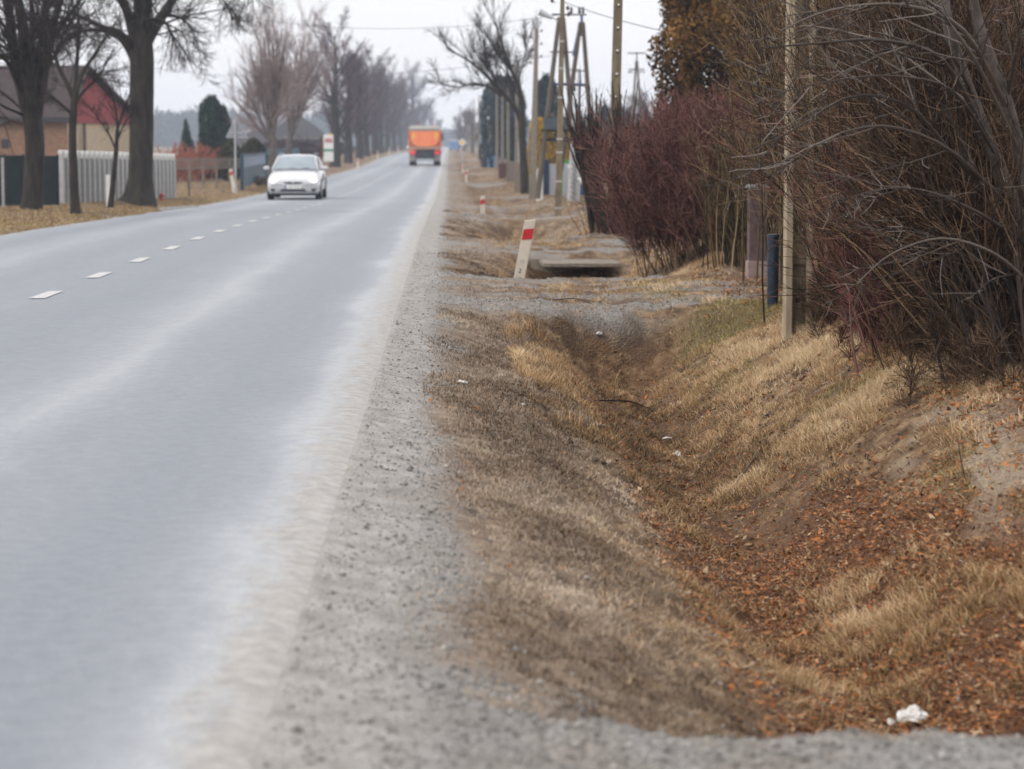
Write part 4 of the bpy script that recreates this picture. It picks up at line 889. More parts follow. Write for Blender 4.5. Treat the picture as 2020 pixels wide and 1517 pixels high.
b = G3(1572, 18.2); t = thing('concrete_pole', 'near tan concrete utility pole with recessed web, beside the dark blue pipe', 'utility pole', b)
x, y, z = b; H = 4.8
MB().box((x - .078, y - .03, z + H / 2 - .15), (.05, .20, H)).build('front_flange', concN, t, bevel=.006)
MB().box((x + .078, y - .02, z + H / 2 - .15), (.045, .18, H)).build('rear_flange', concN, t, bevel=.006)
o = MB(); zz = -.15
while zz < H - .4:
    o.box((x, y + .03, z + zz + .10), (.11, .09, .16)); zz += .62
o.box((x, y + .045, z + H / 2 - .15), (.11, .05, H - .01)); o.build('web', concN, t)
MB().cyl((x, y - .02, z + .22), (x, y - .035, z + .22), .02, n=10).build('bolt', dark, t)

# ------------------------------------------------------------------ utility poles
def ladder_pole(label, px, Y, h, w=.135, taper=.62, lean=0, mid=None, m=None, dots=None, group=None, bands=False, name='utility_pole', lw=None, ins=0, topx=None, solid_from=.0):
    b = G3(px, Y); t = thing(name, label, 'utility pole', b, group); x, y, z = b
    m = m or concO; dx = lean
    def at(f): return x + dx * f, w * (1 - (1 - taper) * f)
    if not dots:
        n = 8; V = []; F = []
        sh = MB()
        for s in (-1, 1):
            for k_ in range(1):
                xa, wa = at(0); xb, wb = at(1)
                fl = .26 if not solid_from else .5
                V = []
                for (xx, ww, zz) in ((xa, wa, z - .15), (xb, wb, z + h)):
                    for (u, v) in ((-1, -1), (1, -1), (1, 1), (-1, 1)):
                        cxx = xx + s * ww * (.5 - fl / 2); V.append((cxx + u * ww * fl / 2, y + v * ww * .42, zz))
                sh.add(V, [(0, 3, 2, 1), (4, 5, 6, 7), (0, 1, 5, 4), (1, 2, 6, 5), (2, 3, 7, 6), (3, 0, 4, 7)])
        sh.build('flanges', m, t)
        step = .42; q = -.1; wb_ = MB()
        while q < h - .1:
            f = max(q, 0) / h; xx, ww = at(f); full = f > solid_from > 0
            wb_.box((xx, y, z + q + .05), (ww * .55, ww * .5, .14 if not full else .43)); q += step
            if Y < 90: wb_.build('web', m, t); wb_ = MB()
        wb_.box((x + dx * .05, y, z + .12), (w * .6, w * .6, .7)); wb_.build('web', m, t, kind='stuff' if Y > 90 else None)
    if bands:
        for f in (.035, .155, .285, .345, .53, .66, .78):
            xx, ww = at(f); MB().box((xx, y, z + h * f), (ww * 1.08, ww * .9, .035)).build('band', concL, t)
    if dots:
        V = []; 
        xa, wa = at(0); xb, wb = at(1)
        k_ = MB(); V = []
        for (xx, ww, zz) in ((xa, wa, z - .15), (xb, wb, z + h)):
            for (u, v) in ((-1, -1), (1, -1), (1, 1), (-1, 1)): V.append((xx + u * ww / 2, y + v * ww * .6, zz))
        k_.add(V, [(0, 3, 2, 1), (4, 5, 6, 7), (0, 1, 5, 4), (1, 2, 6, 5), (2, 3, 7, 6), (3, 0, 4, 7)]); k_.build('shaft', m, t, bevel=.01)
        for py in dots:
            zz = P(px, py, Y)[2] - z; f = zz / h; xx, ww = at(f)
            d = MB().lathe((0, 0, 0), [(.018, 0), (.018, .006), (.010, .012)], 8); 
            V = [(xx + v[0] + .004, y - ww * .6 - v[2], z + zz + v[1]) for v in d.v]; MB().add(V, d.f).build('sky_disc', white, t)  # white disc painted on for the sky seen through a hole in the pole
            MB().box((xx + .002, y - ww * .6 - .002, z + zz - .028), (.036, .006, .03)).build('black_patch', blk, t)  # black patch on the shaft below each white disc
    for i in range(ins):
        zz = z + h - .12 - i * .20; s = 1 if i % 2 == 0 else -1; xx, ww = at((zz - z) / h)
        o_ = MB().cyl((xx + s * ww * .4, y, zz), (xx + s * (ww * .5 + .09), y, zz), .009, n=5).build('bracket', dark, t)
        MB().lathe((xx + s * (ww * .5 + .10), y, zz), [(.012, -.02), (.030, 0), (.030, .03), (.02, .06), (.008, .075)], 8).build('insulator', porc, t)
    return t, at
ladder_pole('tall tan pole with a row of white discs painted for sky through its holes behind the cut back clump', 1208, 37.6, 3.9, w=.165, taper=.76, lean=.085, m=concO, dots=[10, 55, 100, 146, 191])
pole2, at2 = ladder_pole('concrete pole with pale bands and a street lamp near its top', 1101, 53.5, 4.9, w=.15, taper=.60, lean=.09, bands=True, solid_from=.001)
lt = P(1077, 28, 53.5); j = P(1102, 42, 53.5)
MB().cyl(j, P(1086, 32, 53.5), .014, n=6).build('lamp_arm', steel, pole2)
lampm = mat('lamp_housing', (.50, .52, .55), (.40, .42, .45), .4, scale=8)
a_, b2 = P(1090, 36, 53.5), P(1064, 23, 53.5)
MB().cyl(a_, b2, .035, .085, n=8).build('lamp_head', lampm, pole2)
for (p_, q_) in (((1107, 30), (1122, 30)), ((1096, 4), (1090, 4)), ((1104, 28), (1090, 28))):
    MB().cyl(P(*p_, 53.5), P(*q_, 53.5), .012, n=5).build('bracket', dark, pole2)
for q_ in ((1089, 3), (1120, 18), (1122, 30)):
    q = P(*q_, 53.4); MB().lathe(q, [(.012, -.03), (.035, 0), (.035, .04), (.01, .08)], 8).build('insulator', porc, pole2)
ladder_pole('ladder shaped concrete pole with insulators on both sides of its dark top', 1050, 78, 5.45, w=.24, taper=.45, lean=.14, ins=6, solid_from=.72, m=conc)
TP = 'row of telephone poles right of the road'
for px, Y, top, lb in ((1019, 93, 114, 'short dark topped concrete pole touching the leaning bare tree'), (1002, 117, 160, 'slim pole left of the leaning bare tree trunk'), (991, 135, 175, 'slim pole right of the blue green thujas'),
        (980, 158, 180, 'slim pole in front of the blue green thujas, right one'), (967, 176, 168, 'slim pole in front of the blue green thujas, left one'), (955, 200, 178, 'slim pole left of the blue green thujas'),
        (945, 228, 188, 'slim grey pole, sixth from the end of the row'), (935, 262, 195, 'slim grey pole above the low far trees'), (929, 300, 200, 'thin hazy pole, third from the end'), (923, 345, 208, 'thin hazy pole, second from the end'), (917, 400, 222, 'farthest thin hazy pole of the row')):
    b = G3(px, Y); h = float(P(px, top, Y)[2] - b[2])
    ladder_pole(lb, px, Y, h, w=.155 if Y < 120 else .18, taper=.55, m=conc if Y < 180 else concO, ins=2 if Y < 130 else 0, group=TP, lean=.0, solid_from=.6 if Y < 100 else .01)

# ------------------------------------------------------------------ frame poles with transformer
def bars(Y, L_, r, n=6):
    o = MB()
    for a, b in L_: o.cyl(P(*a, Y), P(*b, Y), r, n=n)
    return o
Y = 70
t = thing('frame_pole', 'two legged frame pole carrying the transformer box, left of the blue topped one', 'utility pole', P(1085, 396, Y))
MB().cyl(P(1060, 392, Y), P(1103, 34, Y), .085, .06, 8).build('leg', woodP, t); MB().cyl(P(1140, 392, Y + .6), P(1111, 34, Y), .085, .06, 8).build('leg', woodP, t)
bars(Y, [((1087, 166), (1120, 166))], .035).build('crossbar', blueM, t); bars(Y, [((1093, 102), (1120, 102)), ((1085, 103), (1130, 103))], .02).build('crossbar', dark, t)
bars(Y, [((1088, 29), (1157, 29))], .022).build('top_bar', dark, t)
for px in (1127, 1143, 1150): q = P(px, 27, Y); MB().lathe(q, [(.02, 0), (.05, .04), (.03, .10), (.045, .14), (.012, .2)], 8).build('insulator', dark, t)
MB().box(P(1105, 244, Y), (.95, .5, .36)).build('transformer_tank', mat('transformer_green_grey', (.07, .09, .10), (.045, .06, .07), .6, scale=10), t, bevel=.02)
bars(Y, [((1068, 257), (1142, 257)), ((1066, 276), (1138, 276))], .045).build('platform', dark, t)
for px in (1092, 1104, 1117): q = P(px, 232, Y); MB().lathe(q, [(.03, 0), (.045, .04), (.03, .08), (.045, .11), (.02, .15)], 8).build('bushing', porc, t)
t = thing('frame_pole', 'two legged frame pole with blue painted top and insulated crossbar', 'utility pole', P(1140, 396, Y + 1))
Y2 = 71
MB().cyl(P(1098, 392, Y2), P(1145, 44, Y2), .085, .06, 8).build('leg', woodP, t); MB().cyl(P(1175, 392, Y2), P(1150, 44, Y2), .085, .06, 8).build('leg', woodP, t)
bars(Y2, [((1147.5, 28), (1147.5, 50)), ((1146, 44), (1150, 44))], .04).build('top_fitting', blueM, t); bars(Y2, [((1131, 110), (1141, 62))], .04).build('cable_duct', blueM, t)
bars(Y2, [((1143, 69), (1151, 70)), ((1144, 70), (1150, 49))], .025).build('brace', blueM, t); bars(Y2, [((1108, 166), (1160, 168))], .045).build('crossbar', blueM, t)
bars(Y2, [((1130, 102), (1142, 102)), ((1115, 137), (1158, 140))], .016).build('crossbar', dark, t)
for px in (1120, 1130, 1134, 1158, 1163): q = P(px, 180, Y2); MB().lathe(q, [(.015, 0), (.04, .03), (.02, .06), (.04, .09), (.015, .14)], 8).build('insulator', dark, t)
# far frame poles
t = thing('frame_pole', 'distant slim two legged pole left of the brown thuja', 'utility pole', LT(1255, 120)); Y = 120
MB().cyl(P(1243, 300, Y), P(1255, 120, Y), .07, .05, 6).build('leg', woodP, t); MB().cyl(P(1268, 300, Y), P(1257, 120, Y), .07, .05, 6).build('leg', woodP, t)
bars(Y, [((1240, 137), (1271, 137)), ((1256, 102), (1256, 124)), ((1238, 105), (1274, 105))], .03).build('crossbar', dark, t)
for px in (1241, 1246, 1264, 1270): q = P(px, 140, Y); MB().lathe(q, [(.02, -.1), (.06, -.05), (.02, 0)], 6).build('insulator', dark, t)
t = thing('utility_pole', 'distant single pole with crossbar seen through the frame poles', 'utility pole', LT(1142, 150)); Y = 150
MB().cyl(P(1142, 300, Y), P(1142, 136, Y), .07, .05, 6).build('shaft', woodP, t); bars(Y, [((1133, 140), (1151, 140))], .03).build('crossbar', dark, t)
# wires
def wire(label, a, b, sag, r=.006, n=14):
    A = np.array(a); B = np.array(b); tt = np.linspace(0, 1, n)[:, None]; pts = A * (1 - tt) + B * tt; pts[:, 2] -= sag * 4 * (tt * (1 - tt))[:, 0]
    V, F, T = tubes([(pts[None], np.full((1, n), r), 4)]); return tag(obj('wire', V, F, dark), label, 'wire')
wire('overhead wire running right from the lamp pole over the tall tan pole', P(1107, 2, 53.5), P(1330, 66, 45), .05, .008)
wire('overhead wire crossing high above the road', P(1100, 30, 53.5), P(520, 40, 60), .25, .004)
wire('overhead wire crossing the sky below the upper one', P(1120, 105, 70), P(300, 135, 95), .5, .006)

# ------------------------------------------------------------------ right side yard
tin = mat('ribbed_grey_sheet', (.30, .31, .33), (.20, .21, .23), .5, scale=5, metal=.2)
t = thing('sheet_fence', 'grey ribbed sheet metal fence behind the lamp pole', 'fence', G3(1100, 76, 0)); A = G3(1127, 71.5); B = G3(1079, 84.0)
n = 10
for i in range(n):
    f0, f1 = i / n, (i + 1) / n; a = A * (1 - f0) + B * f0; b = A * (1 - f1) + B * f1; d = b - a; ang = math.atan2(d[1], d[0]); c_ = (a + b) / 2
    MB().box((c_[0], c_[1], c_[2] + .53 + .01 * (i % 2)), (np.linalg.norm(d[:2]) * .94, .03, 1.1), rz=ang).build('sheet', tin, t)
grnp = mat('green_plastic', (.05, .36, .07), (.04, .25, .06), .45, scale=8)
blup = mat('blue_plastic', (.035, .085, .30), (.03, .06, .2), .45, scale=8)
b = G3(1128, 70.5); t = thing('fence_post', 'bright green end post of the grey sheet fence', 'post', b); MB().box((b[0], b[1], b[2] + .5), (.07, .07, 1.05)).build('shaft', grnp, t, bevel=.01); MB().box((b[0], b[1], b[2] + 1.04), (.09, .09, .03)).build('cap', grnp, t)
def bin_(label, px, Y, m, h, w, lidm=None):
    b = G3(px, Y); t = thing('wheelie_bin', label, 'bin', b); x, y, z = b
    MB().box((x, y, z + h * .5), (w * .86, w, h * .86), taper=1.14).build('body', m, t, bevel=.02)
    MB().box((x, y - .02, z + h * .95), (w * 1.06, w * 1.1, .06)).build('lid', lidm or m, t, bevel=.02)
    for s in (-1, 1): MB().cyl((x + s * w * .4, y + w * .45, z + .1), (x + s * w * .5, y + w * .45, z + .1), .1, n=12).build('wheel', blk, t)
bin_('green bin with its lid showing over the end of the grey fence', 1119, 75.5, grnp, 1.16, .42)
bin_('blue bin beside the green one at the end of the grey fence', 1143, 73.5, blup, 1.12, .42)
b = G3(1065, 73.5); t = thing('marker_post', 'thick white marker post with rounded top by the telephone pole', 'post', b)
MB().box((b[0], b[1], b[2] + .44), (.20, .12, 1.0)).build('body', white, t, bevel=.03)
MB().box((b[0], b[1], b[2] + .955), (.17, .10, .04)).build('cap', white, t, bevel=.015)
# sloping pale bar of the gate
t = thing('barrier_pole', 'pale pole sloping down to the right behind the cut back clump', 'pole', G3(1178, 66)); MB().cyl(P(1122, 328, 68), P(1182, 400, 62), .045, n=8).build('bar', concL, t); MB().box(P(1160, 385, 64), (.16, .16, .12)).build('foot', grey, t)
# pale lattice twin posts
t = thing('lattice_post', 'pair of pale ribbed concrete posts between the frame poles', 'post', G3(1135, 66)); Y = 66
MB().cyl(P(1126, 400, Y), P(1134, 222, Y), .10, .08, 8).build('shaft', concL, t); MB().cyl(P(1138, 400, Y), P(1144, 252, Y), .08, .06, 8).build('shaft', concL, t)
for py in range(235, 390, 9):
    MB().box(P(1129 + (390 - py) * .04, py, Y - .12), (.17, .03, .035), ry=.35).build('rib', grey, t)
bars(Y, [((1128, 218), (1132, 228)), ((1139, 218), (1135, 228))], .03).build('top_fork', concL, t)
# small far things on the right: stakes, dark fence, blue fence, teal sign
wd = mat('weathered_boards', (.16, .12, .095), (.08, .06, .05), .9, scale=10, stretch=(1, 1, .2))
t = thing('board_fence', 'low weathered board fence running back past the leaning bare tree', 'fence', G3(1012, 100)); A = G3(1038, 90); B = G3(984, 150); n = 44; o = MB()
for i in range(n):
    f = (i + .5) / n; c_ = A * (1 - f) + B * f; d = B - A; o.box((c_[0], c_[1], c_[2] + .45), (np.linalg.norm(d[:2]) / n * .8, .03, .95 + .1 * random.random()), rz=math.atan2(d[1], d[0]))
o.build('boards', wd, t, kind='stuff'); MB().cyl(A + [0, 0, .6], B + [0, 0, .6], .03, n=4).build('rail', wd, t)
b = G3(993, 126); t = thing('stump_box', 'small reddish brown box at the end of the board fence', 'box', b); MB().box((b[0], b[1], b[2] + .35), (.5, .4, .75)).build('body', mat('rust_brown_box', (.11, .05, .045), None, .8), t, bevel=.02); MB().box((b[0], b[1], b[2] + .74), (.56, .46, .05)).build('lid', wd, t)
bl = mat('hazy_blue_fence', (.06, .13, .26), (.04, .09, .19), .7, scale=4)
t = thing('blue_fence', 'low blue panel fence at the foot of the blue green thujas', 'fence', G3(975, 176)); A = G3(960, 178); B = G3(1003, 162); n = 6
for i in range(n):
    f0, f1 = i / n, (i + 1) / n; a = A * (1 - f0) + B * f0; b = A * (1 - f1) + B * f1; c_ = (a + b) / 2; d = b - a
    MB().box((c_[0], c_[1], c_[2] + .42), (np.linalg.norm(d[:2]) * .95, .05, .95), rz=math.atan2(d[1], d[0])).build('panel', bl, t)
b = LT(1023, 130); t = thing('teal_sign', 'small teal sign showing beside the leaning bare trunk', 'sign', b); MB().cyl(b, P(1023, 262, 130), .03, n=6).build('post', steel, t); MB().box(P(1023, 268, 129.9), (.22, .03, .5)).build('panel', mat('teal_panel', (.02, .30, .30), None, .5), t, bevel=.008)
t = thing('blue_board', 'dark blue board behind the white marker post', 'board', G3(1074, 82)); c_ = G3(1074, 82); MB().box((c_[0], c_[1], c_[2] + .6), (.32, .05, 1.3)).build('panel', mat('dark_blue_board', (.015, .03, .07), None, .6), t, bevel=.01); MB().box((c_[0], c_[1] + .06, c_[2] + .5), (.06, .06, 1.2)).build('post', wd, t)
# priority road sign
Y = 205; b = LT(912, Y); t = thing('priority_sign', 'yellow diamond priority road sign with white rim on the right verge', 'road sign', b)
MB().cyl(b, P(912, 276, Y), .035, n=8).build('post', steel, t)
c_ = P(912, 281, Y); s_ = .36
MB().prism([(c_[0] - s_, c_[2]), (c_[0], c_[2] - s_), (c_[0] + s_, c_[2]), (c_[0], c_[2] + s_)], Y - .05, Y - .035).build('plate', white, t)
yel = mat('sign_yellow', (.85, .52, .02), (.78, .46, .02), .4)
s_ = .20; MB().prism([(c_[0] - s_, c_[2]), (c_[0], c_[2] - s_), (c_[0] + s_, c_[2]), (c_[0], c_[2] + s_)], Y - .06, Y - .052).build('diamond', yel, t)

# ------------------------------------------------------------------ left side: fences
# pale concrete fence with rounded pickets
cf = thing('concrete_fence', 'pale grey concrete fence with round topped posts behind the left trees', 'fence', G3(232, 64)); A = G3(122, 57.5); B = G3(342, 71)
n = 25; d = (B - A) / n; ang = math.atan2(d[1], d[0]); step = np.linalg.norm(d[:2])
pc = slb = capc = None
for i in range(n + 1):
    c_ = A + d * i; Hh = 1.30 + .002 * i
    mbp = [(-.075, -.1), (.075, -.1), (.075, Hh - .10), (.06, Hh - .05), (.03, Hh - .01), (0, Hh), (-.03, Hh - .01), (-.06, Hh - .05), (-.075, Hh - .10)]
    if pc is None:
        pc = MB().prism(mbp, -.06, .06).build('post', concL, cf, bevel=0); me = pc.data
        for v in me.vertices: v.co += Vector(ORG[cf.name].tolist())
        pc.location = (0, 0, 0); o = pc
    else: o = pc.copy(); COL.objects.link(o)
    o.parent = cf; o.location = Vector((c_ - ORG[cf.name]).tolist()) ; o.rotation_euler = (0, 0, ang)
    if i < n:
        c2 = A + d * (i + .5)
        for k_ in range(3):
            if slb is None:
                slb = MB().box((0, 0, 0), (step - .15, .045, .375)).build('slab', mat('concrete_slab_panel', (.24, .24, .235), (.16, .16, .158), .9, scale=7, bump=.3), None); o = slb
            else: o = slb.copy(); COL.objects.link(o)
            o.parent = cf; o.location = Vector((c2 - ORG[cf.name] + np.array([0, 0, .16 + .385 * k_])).tolist()); o.rotation_euler = (0, 0, ang)
# dark green screened fence
gm = mat('dark_green_screen', (.014, .026, .028), (.008, .016, .018), .8, scale=3)
t = thing('screen_fence', 'dark green screened fence with mesh panels at the left edge', 'fence', G3(60, 55)); A = G3(-60, 54.5); B = G3(116, 57); n = 5
for i in range(n):
    a = A + (B - A) * i / n; b = A + (B - A) * (i + 1) / n; c_ = (a + b) / 2; d = b - a; ang = math.atan2(d[1], d[0])
    MB().box((c_[0], c_[1], c_[2] + .58), (np.linalg.norm(d[:2]) - .03, .02, 1.12), rz=ang).build('screen', gm, t)
    MB().box((b[0], b[1] - .03, b[2] + .58), (.035, .035, 1.24), rz=ang).build('post', dark, t)
    MB().box((c_[0], c_[1] - .02, c_[2] + 1.15), (np.linalg.norm(d[:2]), .025, .025), rz=ang).build('rail', dark, t)
b = G3(7, 53.5); t = thing('chain_post', 'pale twisted concrete post at the left edge before the green fence', 'post', b); MB().cyl((b[0], b[1], b[2] - .1), (b[0], b[1], b[2] + 1.1), .035, n=6).build('shaft', steel, t)
o = MB()
for i in range(22): o.box((b[0], b[1] - .035, b[2] + .03 + i * .049), (.075, .02, .02), ry=.7 if i % 2 else -.7)
o.build('chain', concL, t)
# white marker panel
b = G3(214, 54.5); t = thing('marker_board', 'narrow white marker board on a thin pole beside the young tree', 'panel', b)
MB().box((b[0], b[1], b[2] + .42), (.09, .02, .72)).build('panel', white, t, bevel=.005); MB().cyl((b[0] + .075, b[1], b[2] - .1), (b[0] + .075, b[1], b[2] + .72), .012, n=6).build('pole', steel, t)
# hydrant and brown stake
b = G3(319, 66); t = thing('hydrant', 'small red hydrant standing before the end of the concrete fence', 'hydrant', b); hy = mat('hydrant_red', (.42, .05, .04), None, .5)
MB().lathe(b, [(.06, -.05), (.06, .03), (.045, .04), (.045, .17), (.055, .18), (.05, .215), (.02, .24)], 12).build('barrel', hy, t, smooth=False)
MB().cyl((b[0] - .075, b[1], b[2] + .15), (b[0] + .075, b[1], b[2] + .15), .022, n=8).build('outlets', blk, t)
b = G3(374, 73); t = thing('stake', 'short brown stake on the verge right of the hydrant', 'stake', b); MB().cyl((b[0], b[1], b[2] - .05), (b[0] - .03, b[1], b[2] + .52), .032, .026, 7).build('shaft', woodP, t); MB().box((b[0] - .03, b[1], b[2] + .5), (.07, .05, .08)).build('top', wd, t)
# concrete kerb stones by the entrance
t = thing('kerb', 'low pale kerb edge by the entrance in front of the thick tree', 'kerb', G3(350, 58.5)); A = G3(318, 58.2); B = G3(388, 60.5); n = 4
for i in range(n):
    a = A + (B - A) * i / n; b = A + (B - A) * (i + 1) / n; c_ = (a + b) / 2; d = b - a
    MB().box((c_[0], c_[1], c_[2] + .02), (np.linalg.norm(d[:2]) - .02, .12, .12), rz=math.atan2(d[1], d[0])).build('kerb_stone', concL, t, bevel=.01)
# picket garden fence
pk = mat('grey_pickets', (.23, .205, .17), (.14, .12, .10), .9, scale=8)
t = thing('picket_fence', 'low grey garden fence of narrow pickets and concrete posts in front of the orange bush', 'fence', G3(410, 95)); A = G3(346, 86); B = G3(478, 93); d = B - A; ang = math.atan2(d[1], d[0]); n = 60; o = MB()
for i in range(n):
    c_ = A + d * (i + .5) / n; o.box((c_[0], c_[1], c_[2] + .95), (.022, .012, .42), rz=ang)
o.build('pickets', pk, t, kind='stuff')
for i in range(6):
    c_ = A + d * i / 5; MB().box((c_[0], c_[1] + .02, c_[2] + .55), (.075, .06, 1.15), rz=ang, taper=.8).build('post', pk if i < 5 else wd, t)
for h_ in (.78, 1.08, .32): c_ = (A + B) / 2; MB().box((c_[0], c_[1] + .015, c_[2] + h_), (np.linalg.norm(d[:2]), .02, .035), rz=ang).build('rail', pk, t)
# teal blue gate and fence
te = mat('teal_blue_paint', (.025, .06, .085), (.018, .04, .06), .5, scale=6); teL = mat('blue_grey_slats', (.28, .33, .42), (.20, .25, .33), .5, scale=6)
t = thing('blue_gate', 'blue picket gate with pale slats left of the willow like tree', 'gate', G3(498, 97)); A = G3(478, 88); B = G3(524, 110); d = B - A; ang = math.atan2(d[1], d[0]); Ln = np.linalg.norm(d[:2]); n = 15
for i in range(n):
    c_ = A + d * (i + .5) / n; MB().box((c_[0], c_[1], c_[2] + .72), (Ln / n * .45, .02, 1.18), rz=ang).build('slat', teL, t)
for h_ in (.3, .80, 1.28): c_ = (A + B) / 2; MB().box((c_[0], c_[1] - .03, c_[2] + h_), (Ln, .05, .09), rz=ang).build('rail', te, t)
MB().box(((A + B) / 2 + [.02, .03, .45]), (Ln, .02, .62), rz=ang).build('lower_panel', te, t)
for c_ in (A, B): MB().box((c_[0], c_[1], c_[2] + .66), (.12, .12, 1.42), rz=ang).build('post', te, t)
t = thing('teal_fence', 'solid dark teal panel fence behind the willow like tree and the white car', 'fence', G3(560, 126)); A = G3(526, 116); B = G3(590, 140); d = B - A; ang = math.atan2(d[1], d[0]); Ln = np.linalg.norm(d[:2]); n = 8
tl = mat('teal_fence_panel', (.035, .10, .13), (.025, .07, .095), .6, scale=3)
for i in range(n): c_ = A + d * (i + .5) / n; MB().box((c_[0], c_[1], c_[2] + .72), (Ln / n * .95, .04, 1.46), rz=ang).build('panel', tl, t)
# warning sign seen from the back
Y = 83; b = G3(465, Y); t = thing('warning_sign', 'triangular road sign seen from its grey back, on a tall steel pole', 'road sign', b)
c_ = P(463.5, 240, Y); MB().cyl((b[0], b[1], b[2] - .1), c_, .034, n=10).build('pole', steel, t)
MB().cyl(b - [0, 0, .05], b + [0, 0, .22], .055, n=8).build('foot', concL, t)
a1, a2, a3 = P(446, 271, Y), P(488, 272, Y), P(465, 234, Y)
MB().prism([(a1[0], a1[2]), (a2[0], a2[2]), (a3[0], a3[2])], Y + .05, Y + .065).build('plate', grey, t)
for p_, q_ in ((a1, a2), (a2, a3), (a3, a1)): MB().cyl(p_ + [0, .05, 0], q_ + [0, .05, 0], .016, n=6).build('rim', steel, t)
MB().box(P(465, 262, Y) + [0, .035, 0], (.45, .03, .05)).build('bracket', steel, t)
# notice board
Y = 140; b = LT(648, Y); t = thing('notice_board', 'white notice board with red lettering and green stripe under the avenue trees', 'board', b)
c_ = P(648, 292, Y); w_ = .56; MB().box((c_[0], Y, c_[2]), (w_, .08, 1.55)).build('panel', white, t, bevel=.01)
cc = P(648, 296, Y); MB().box((cc[0], Y - .05, cc[2]), (w_ - .01, .02, .15)).build('green_stripe', mat('stripe_green', (.10, .32, .22), None, .5), t)
rl = mat('letter_red', (.55, .05, .08), None, .5)
for x_ in (-.14, -.04, .07, .17): MB().box((c_[0] + x_, Y - .055, P(648, 277, Y)[2]), (.06, .02, .24)).build('letter', rl, t)
MB().box(P(652, 266, Y), (.16, .1, .16)).build('lamp', yel, t, bevel=.03)
q = P(635, 300, 128); b = LT(635, 128); t = thing('dark_red_post', 'dark red post just left of the white notice board', 'post', b); MB().box((b[0], b[1], (b[2] + P(635, 272, 128)[2]) / 2), (.11, .11, P(635, 272, 128)[2] - b[2])).build('shaft', mat('dark_red_paint', (.15, .03, .03), None, .6), t, bevel=.01); MB().box(P(635, 271, 128), (.15, .15, .05)).build('cap', dark, t)

# ------------------------------------------------------------------ buildings
def brickmat():
    m, nt, b = newmat('barn_brick'); L = nt.links; tc = nt.nodes.new('ShaderNodeTexCoord'); br = nt.nodes.new('ShaderNodeTexBrick')
    mp = nt.nodes.new('ShaderNodeMapping'); mp.inputs['Rotation'].default_value = (math.pi / 2, 0, 0); L.new(tc.outputs['Object'], mp.inputs[0]); L.new(mp.outputs[0], br.inputs['Vector'])
    br.inputs['Color1'].default_value = (.36, .17, .085, 1); br.inputs['Color2'].default_value = (.20, .085, .045, 1); br.inputs['Mortar'].default_value = (.33, .25, .17, 1)
    br.inputs['Scale'].default_value = 3.2; br.inputs['Mortar Size'].default_value = .03
    n = nt.nodes.new('ShaderNodeTexNoise'); n.inputs['Scale'].default_value = 1.2; mx = nt.nodes.new('ShaderNodeMix'); mx.data_type = 'RGBA'; mx.blend_type = 'MULTIPLY'; mx.inputs['Factor'].default_value = .6
    L.new(n.outputs['Fac'], mx.inputs['B']); L.new(br.outputs['Color'], mx.inputs['A']); L.new(mx.outputs['Result'], b.inputs['Base Color']); b.inputs['Roughness'].default_value = .9; return m
tile = mat('brown_roof_tiles', (.050, .033, .032), (.026, .018, .018), .85, scale=4, bump=.4, stretch=(1, 1, 3))
t = thing('barn', 'barn with brown roof, brick side wall and red boarded gable over a cream wall', 'building', (-17, 112, dz(-17, 112)))
C1 = P(134, 300, 108); C2 = P(262, 300, 121); zg = dz(-17, 112) - .2; C1[2] = C2[2] = zg
gd = C2 - C1; gl = np.linalg.norm(gd[:2]); u = gd / gl; v = np.array([-u[1], u[0], 0.]); 
if v[0] > 0: v = -v
ev = P(120, 228, 106)[2]; rg = P(150, 141, 113)[2]; fl = P(200, 244, 113)[2]
def loc_(a, b, z): q = C1 + u * a + v * b; return (q[0], q[1], z)
LB = 16
def slab(name, pts, m, off=0): 
    """thick polygon on the barn, pts in (along gable, along wall, z)"""
    V = [loc_(*p) for p in pts]; n = len(V); nrm = np.cross(np.array(V[1]) - V[0], np.array(V[2]) - V[0]); nrm /= np.linalg.norm(nrm); V2 = [tuple(np.array(p) - nrm * .12) for p in V]
    o = MB(); o.add(V + V2, [tuple(range(n)), tuple(range(2 * n - 1, n - 1, -1))] + [(i, n + i, n + (i + 1) % n, (i + 1) % n) for i in range(n)]); return o.build(name, m, t)
mid = gl * .22
slab('side_wall', [(0, 0, zg), (0, LB, zg), (0, LB, ev), (0, 0, ev)], brickmat())
crm = mat('cream_plaster', (.50, .41, .28), (.42, .33, .22), .9, scale=3)
slab('gable_wall', [(0, 0, zg), (gl, 0, zg), (gl, 0, fl), (0, 0, fl)], crm)
slab('gable_boards', [(0, -.06, fl), (gl, -.06, fl), (gl, -.06, ev), (mid, -.06, rg - .05), (0, -.06, ev)], mat('red_boards', (.30, .035, .035), (.20, .025, .028), .7, scale=5, stretch=(6, 6, .2)))
slab('rear_wall', [(gl, 0, zg), (gl, LB, zg), (gl, LB, ev), (gl, 0, ev)], brickmat())
ov = .35; sl_ = (rg - ev) / mid; sr_ = (rg - ev) / (gl - mid)
slab('roof', [(-ov, -ov, ev - ov * sl_ + .1), (-ov, LB, ev - ov * sl_ + .1), (mid, LB, rg + .1), (mid, -ov, rg + .1)], tile)
slab('roof', [(gl + ov, -ov, ev - ov * sr_ + .1), (mid, -ov, rg + .1), (mid, LB, rg + .1), (gl + ov, LB, ev - ov * sr_ + .1)], tile)
slab('eave_board', [(-.3, -.2, ev - .28), (-.3, LB, ev - .28), (-.3, LB, ev - .05), (-.3, -.2, ev - .05)], dark)
for a_ in (2.6, 6.2): slab('window', [(-.03, a_, zg + 1.7), (-.03, a_ + .35, zg + 1.7), (-.03, a_ + .35, zg + 2.1), (-.03, a_, zg + 2.1)], dark)
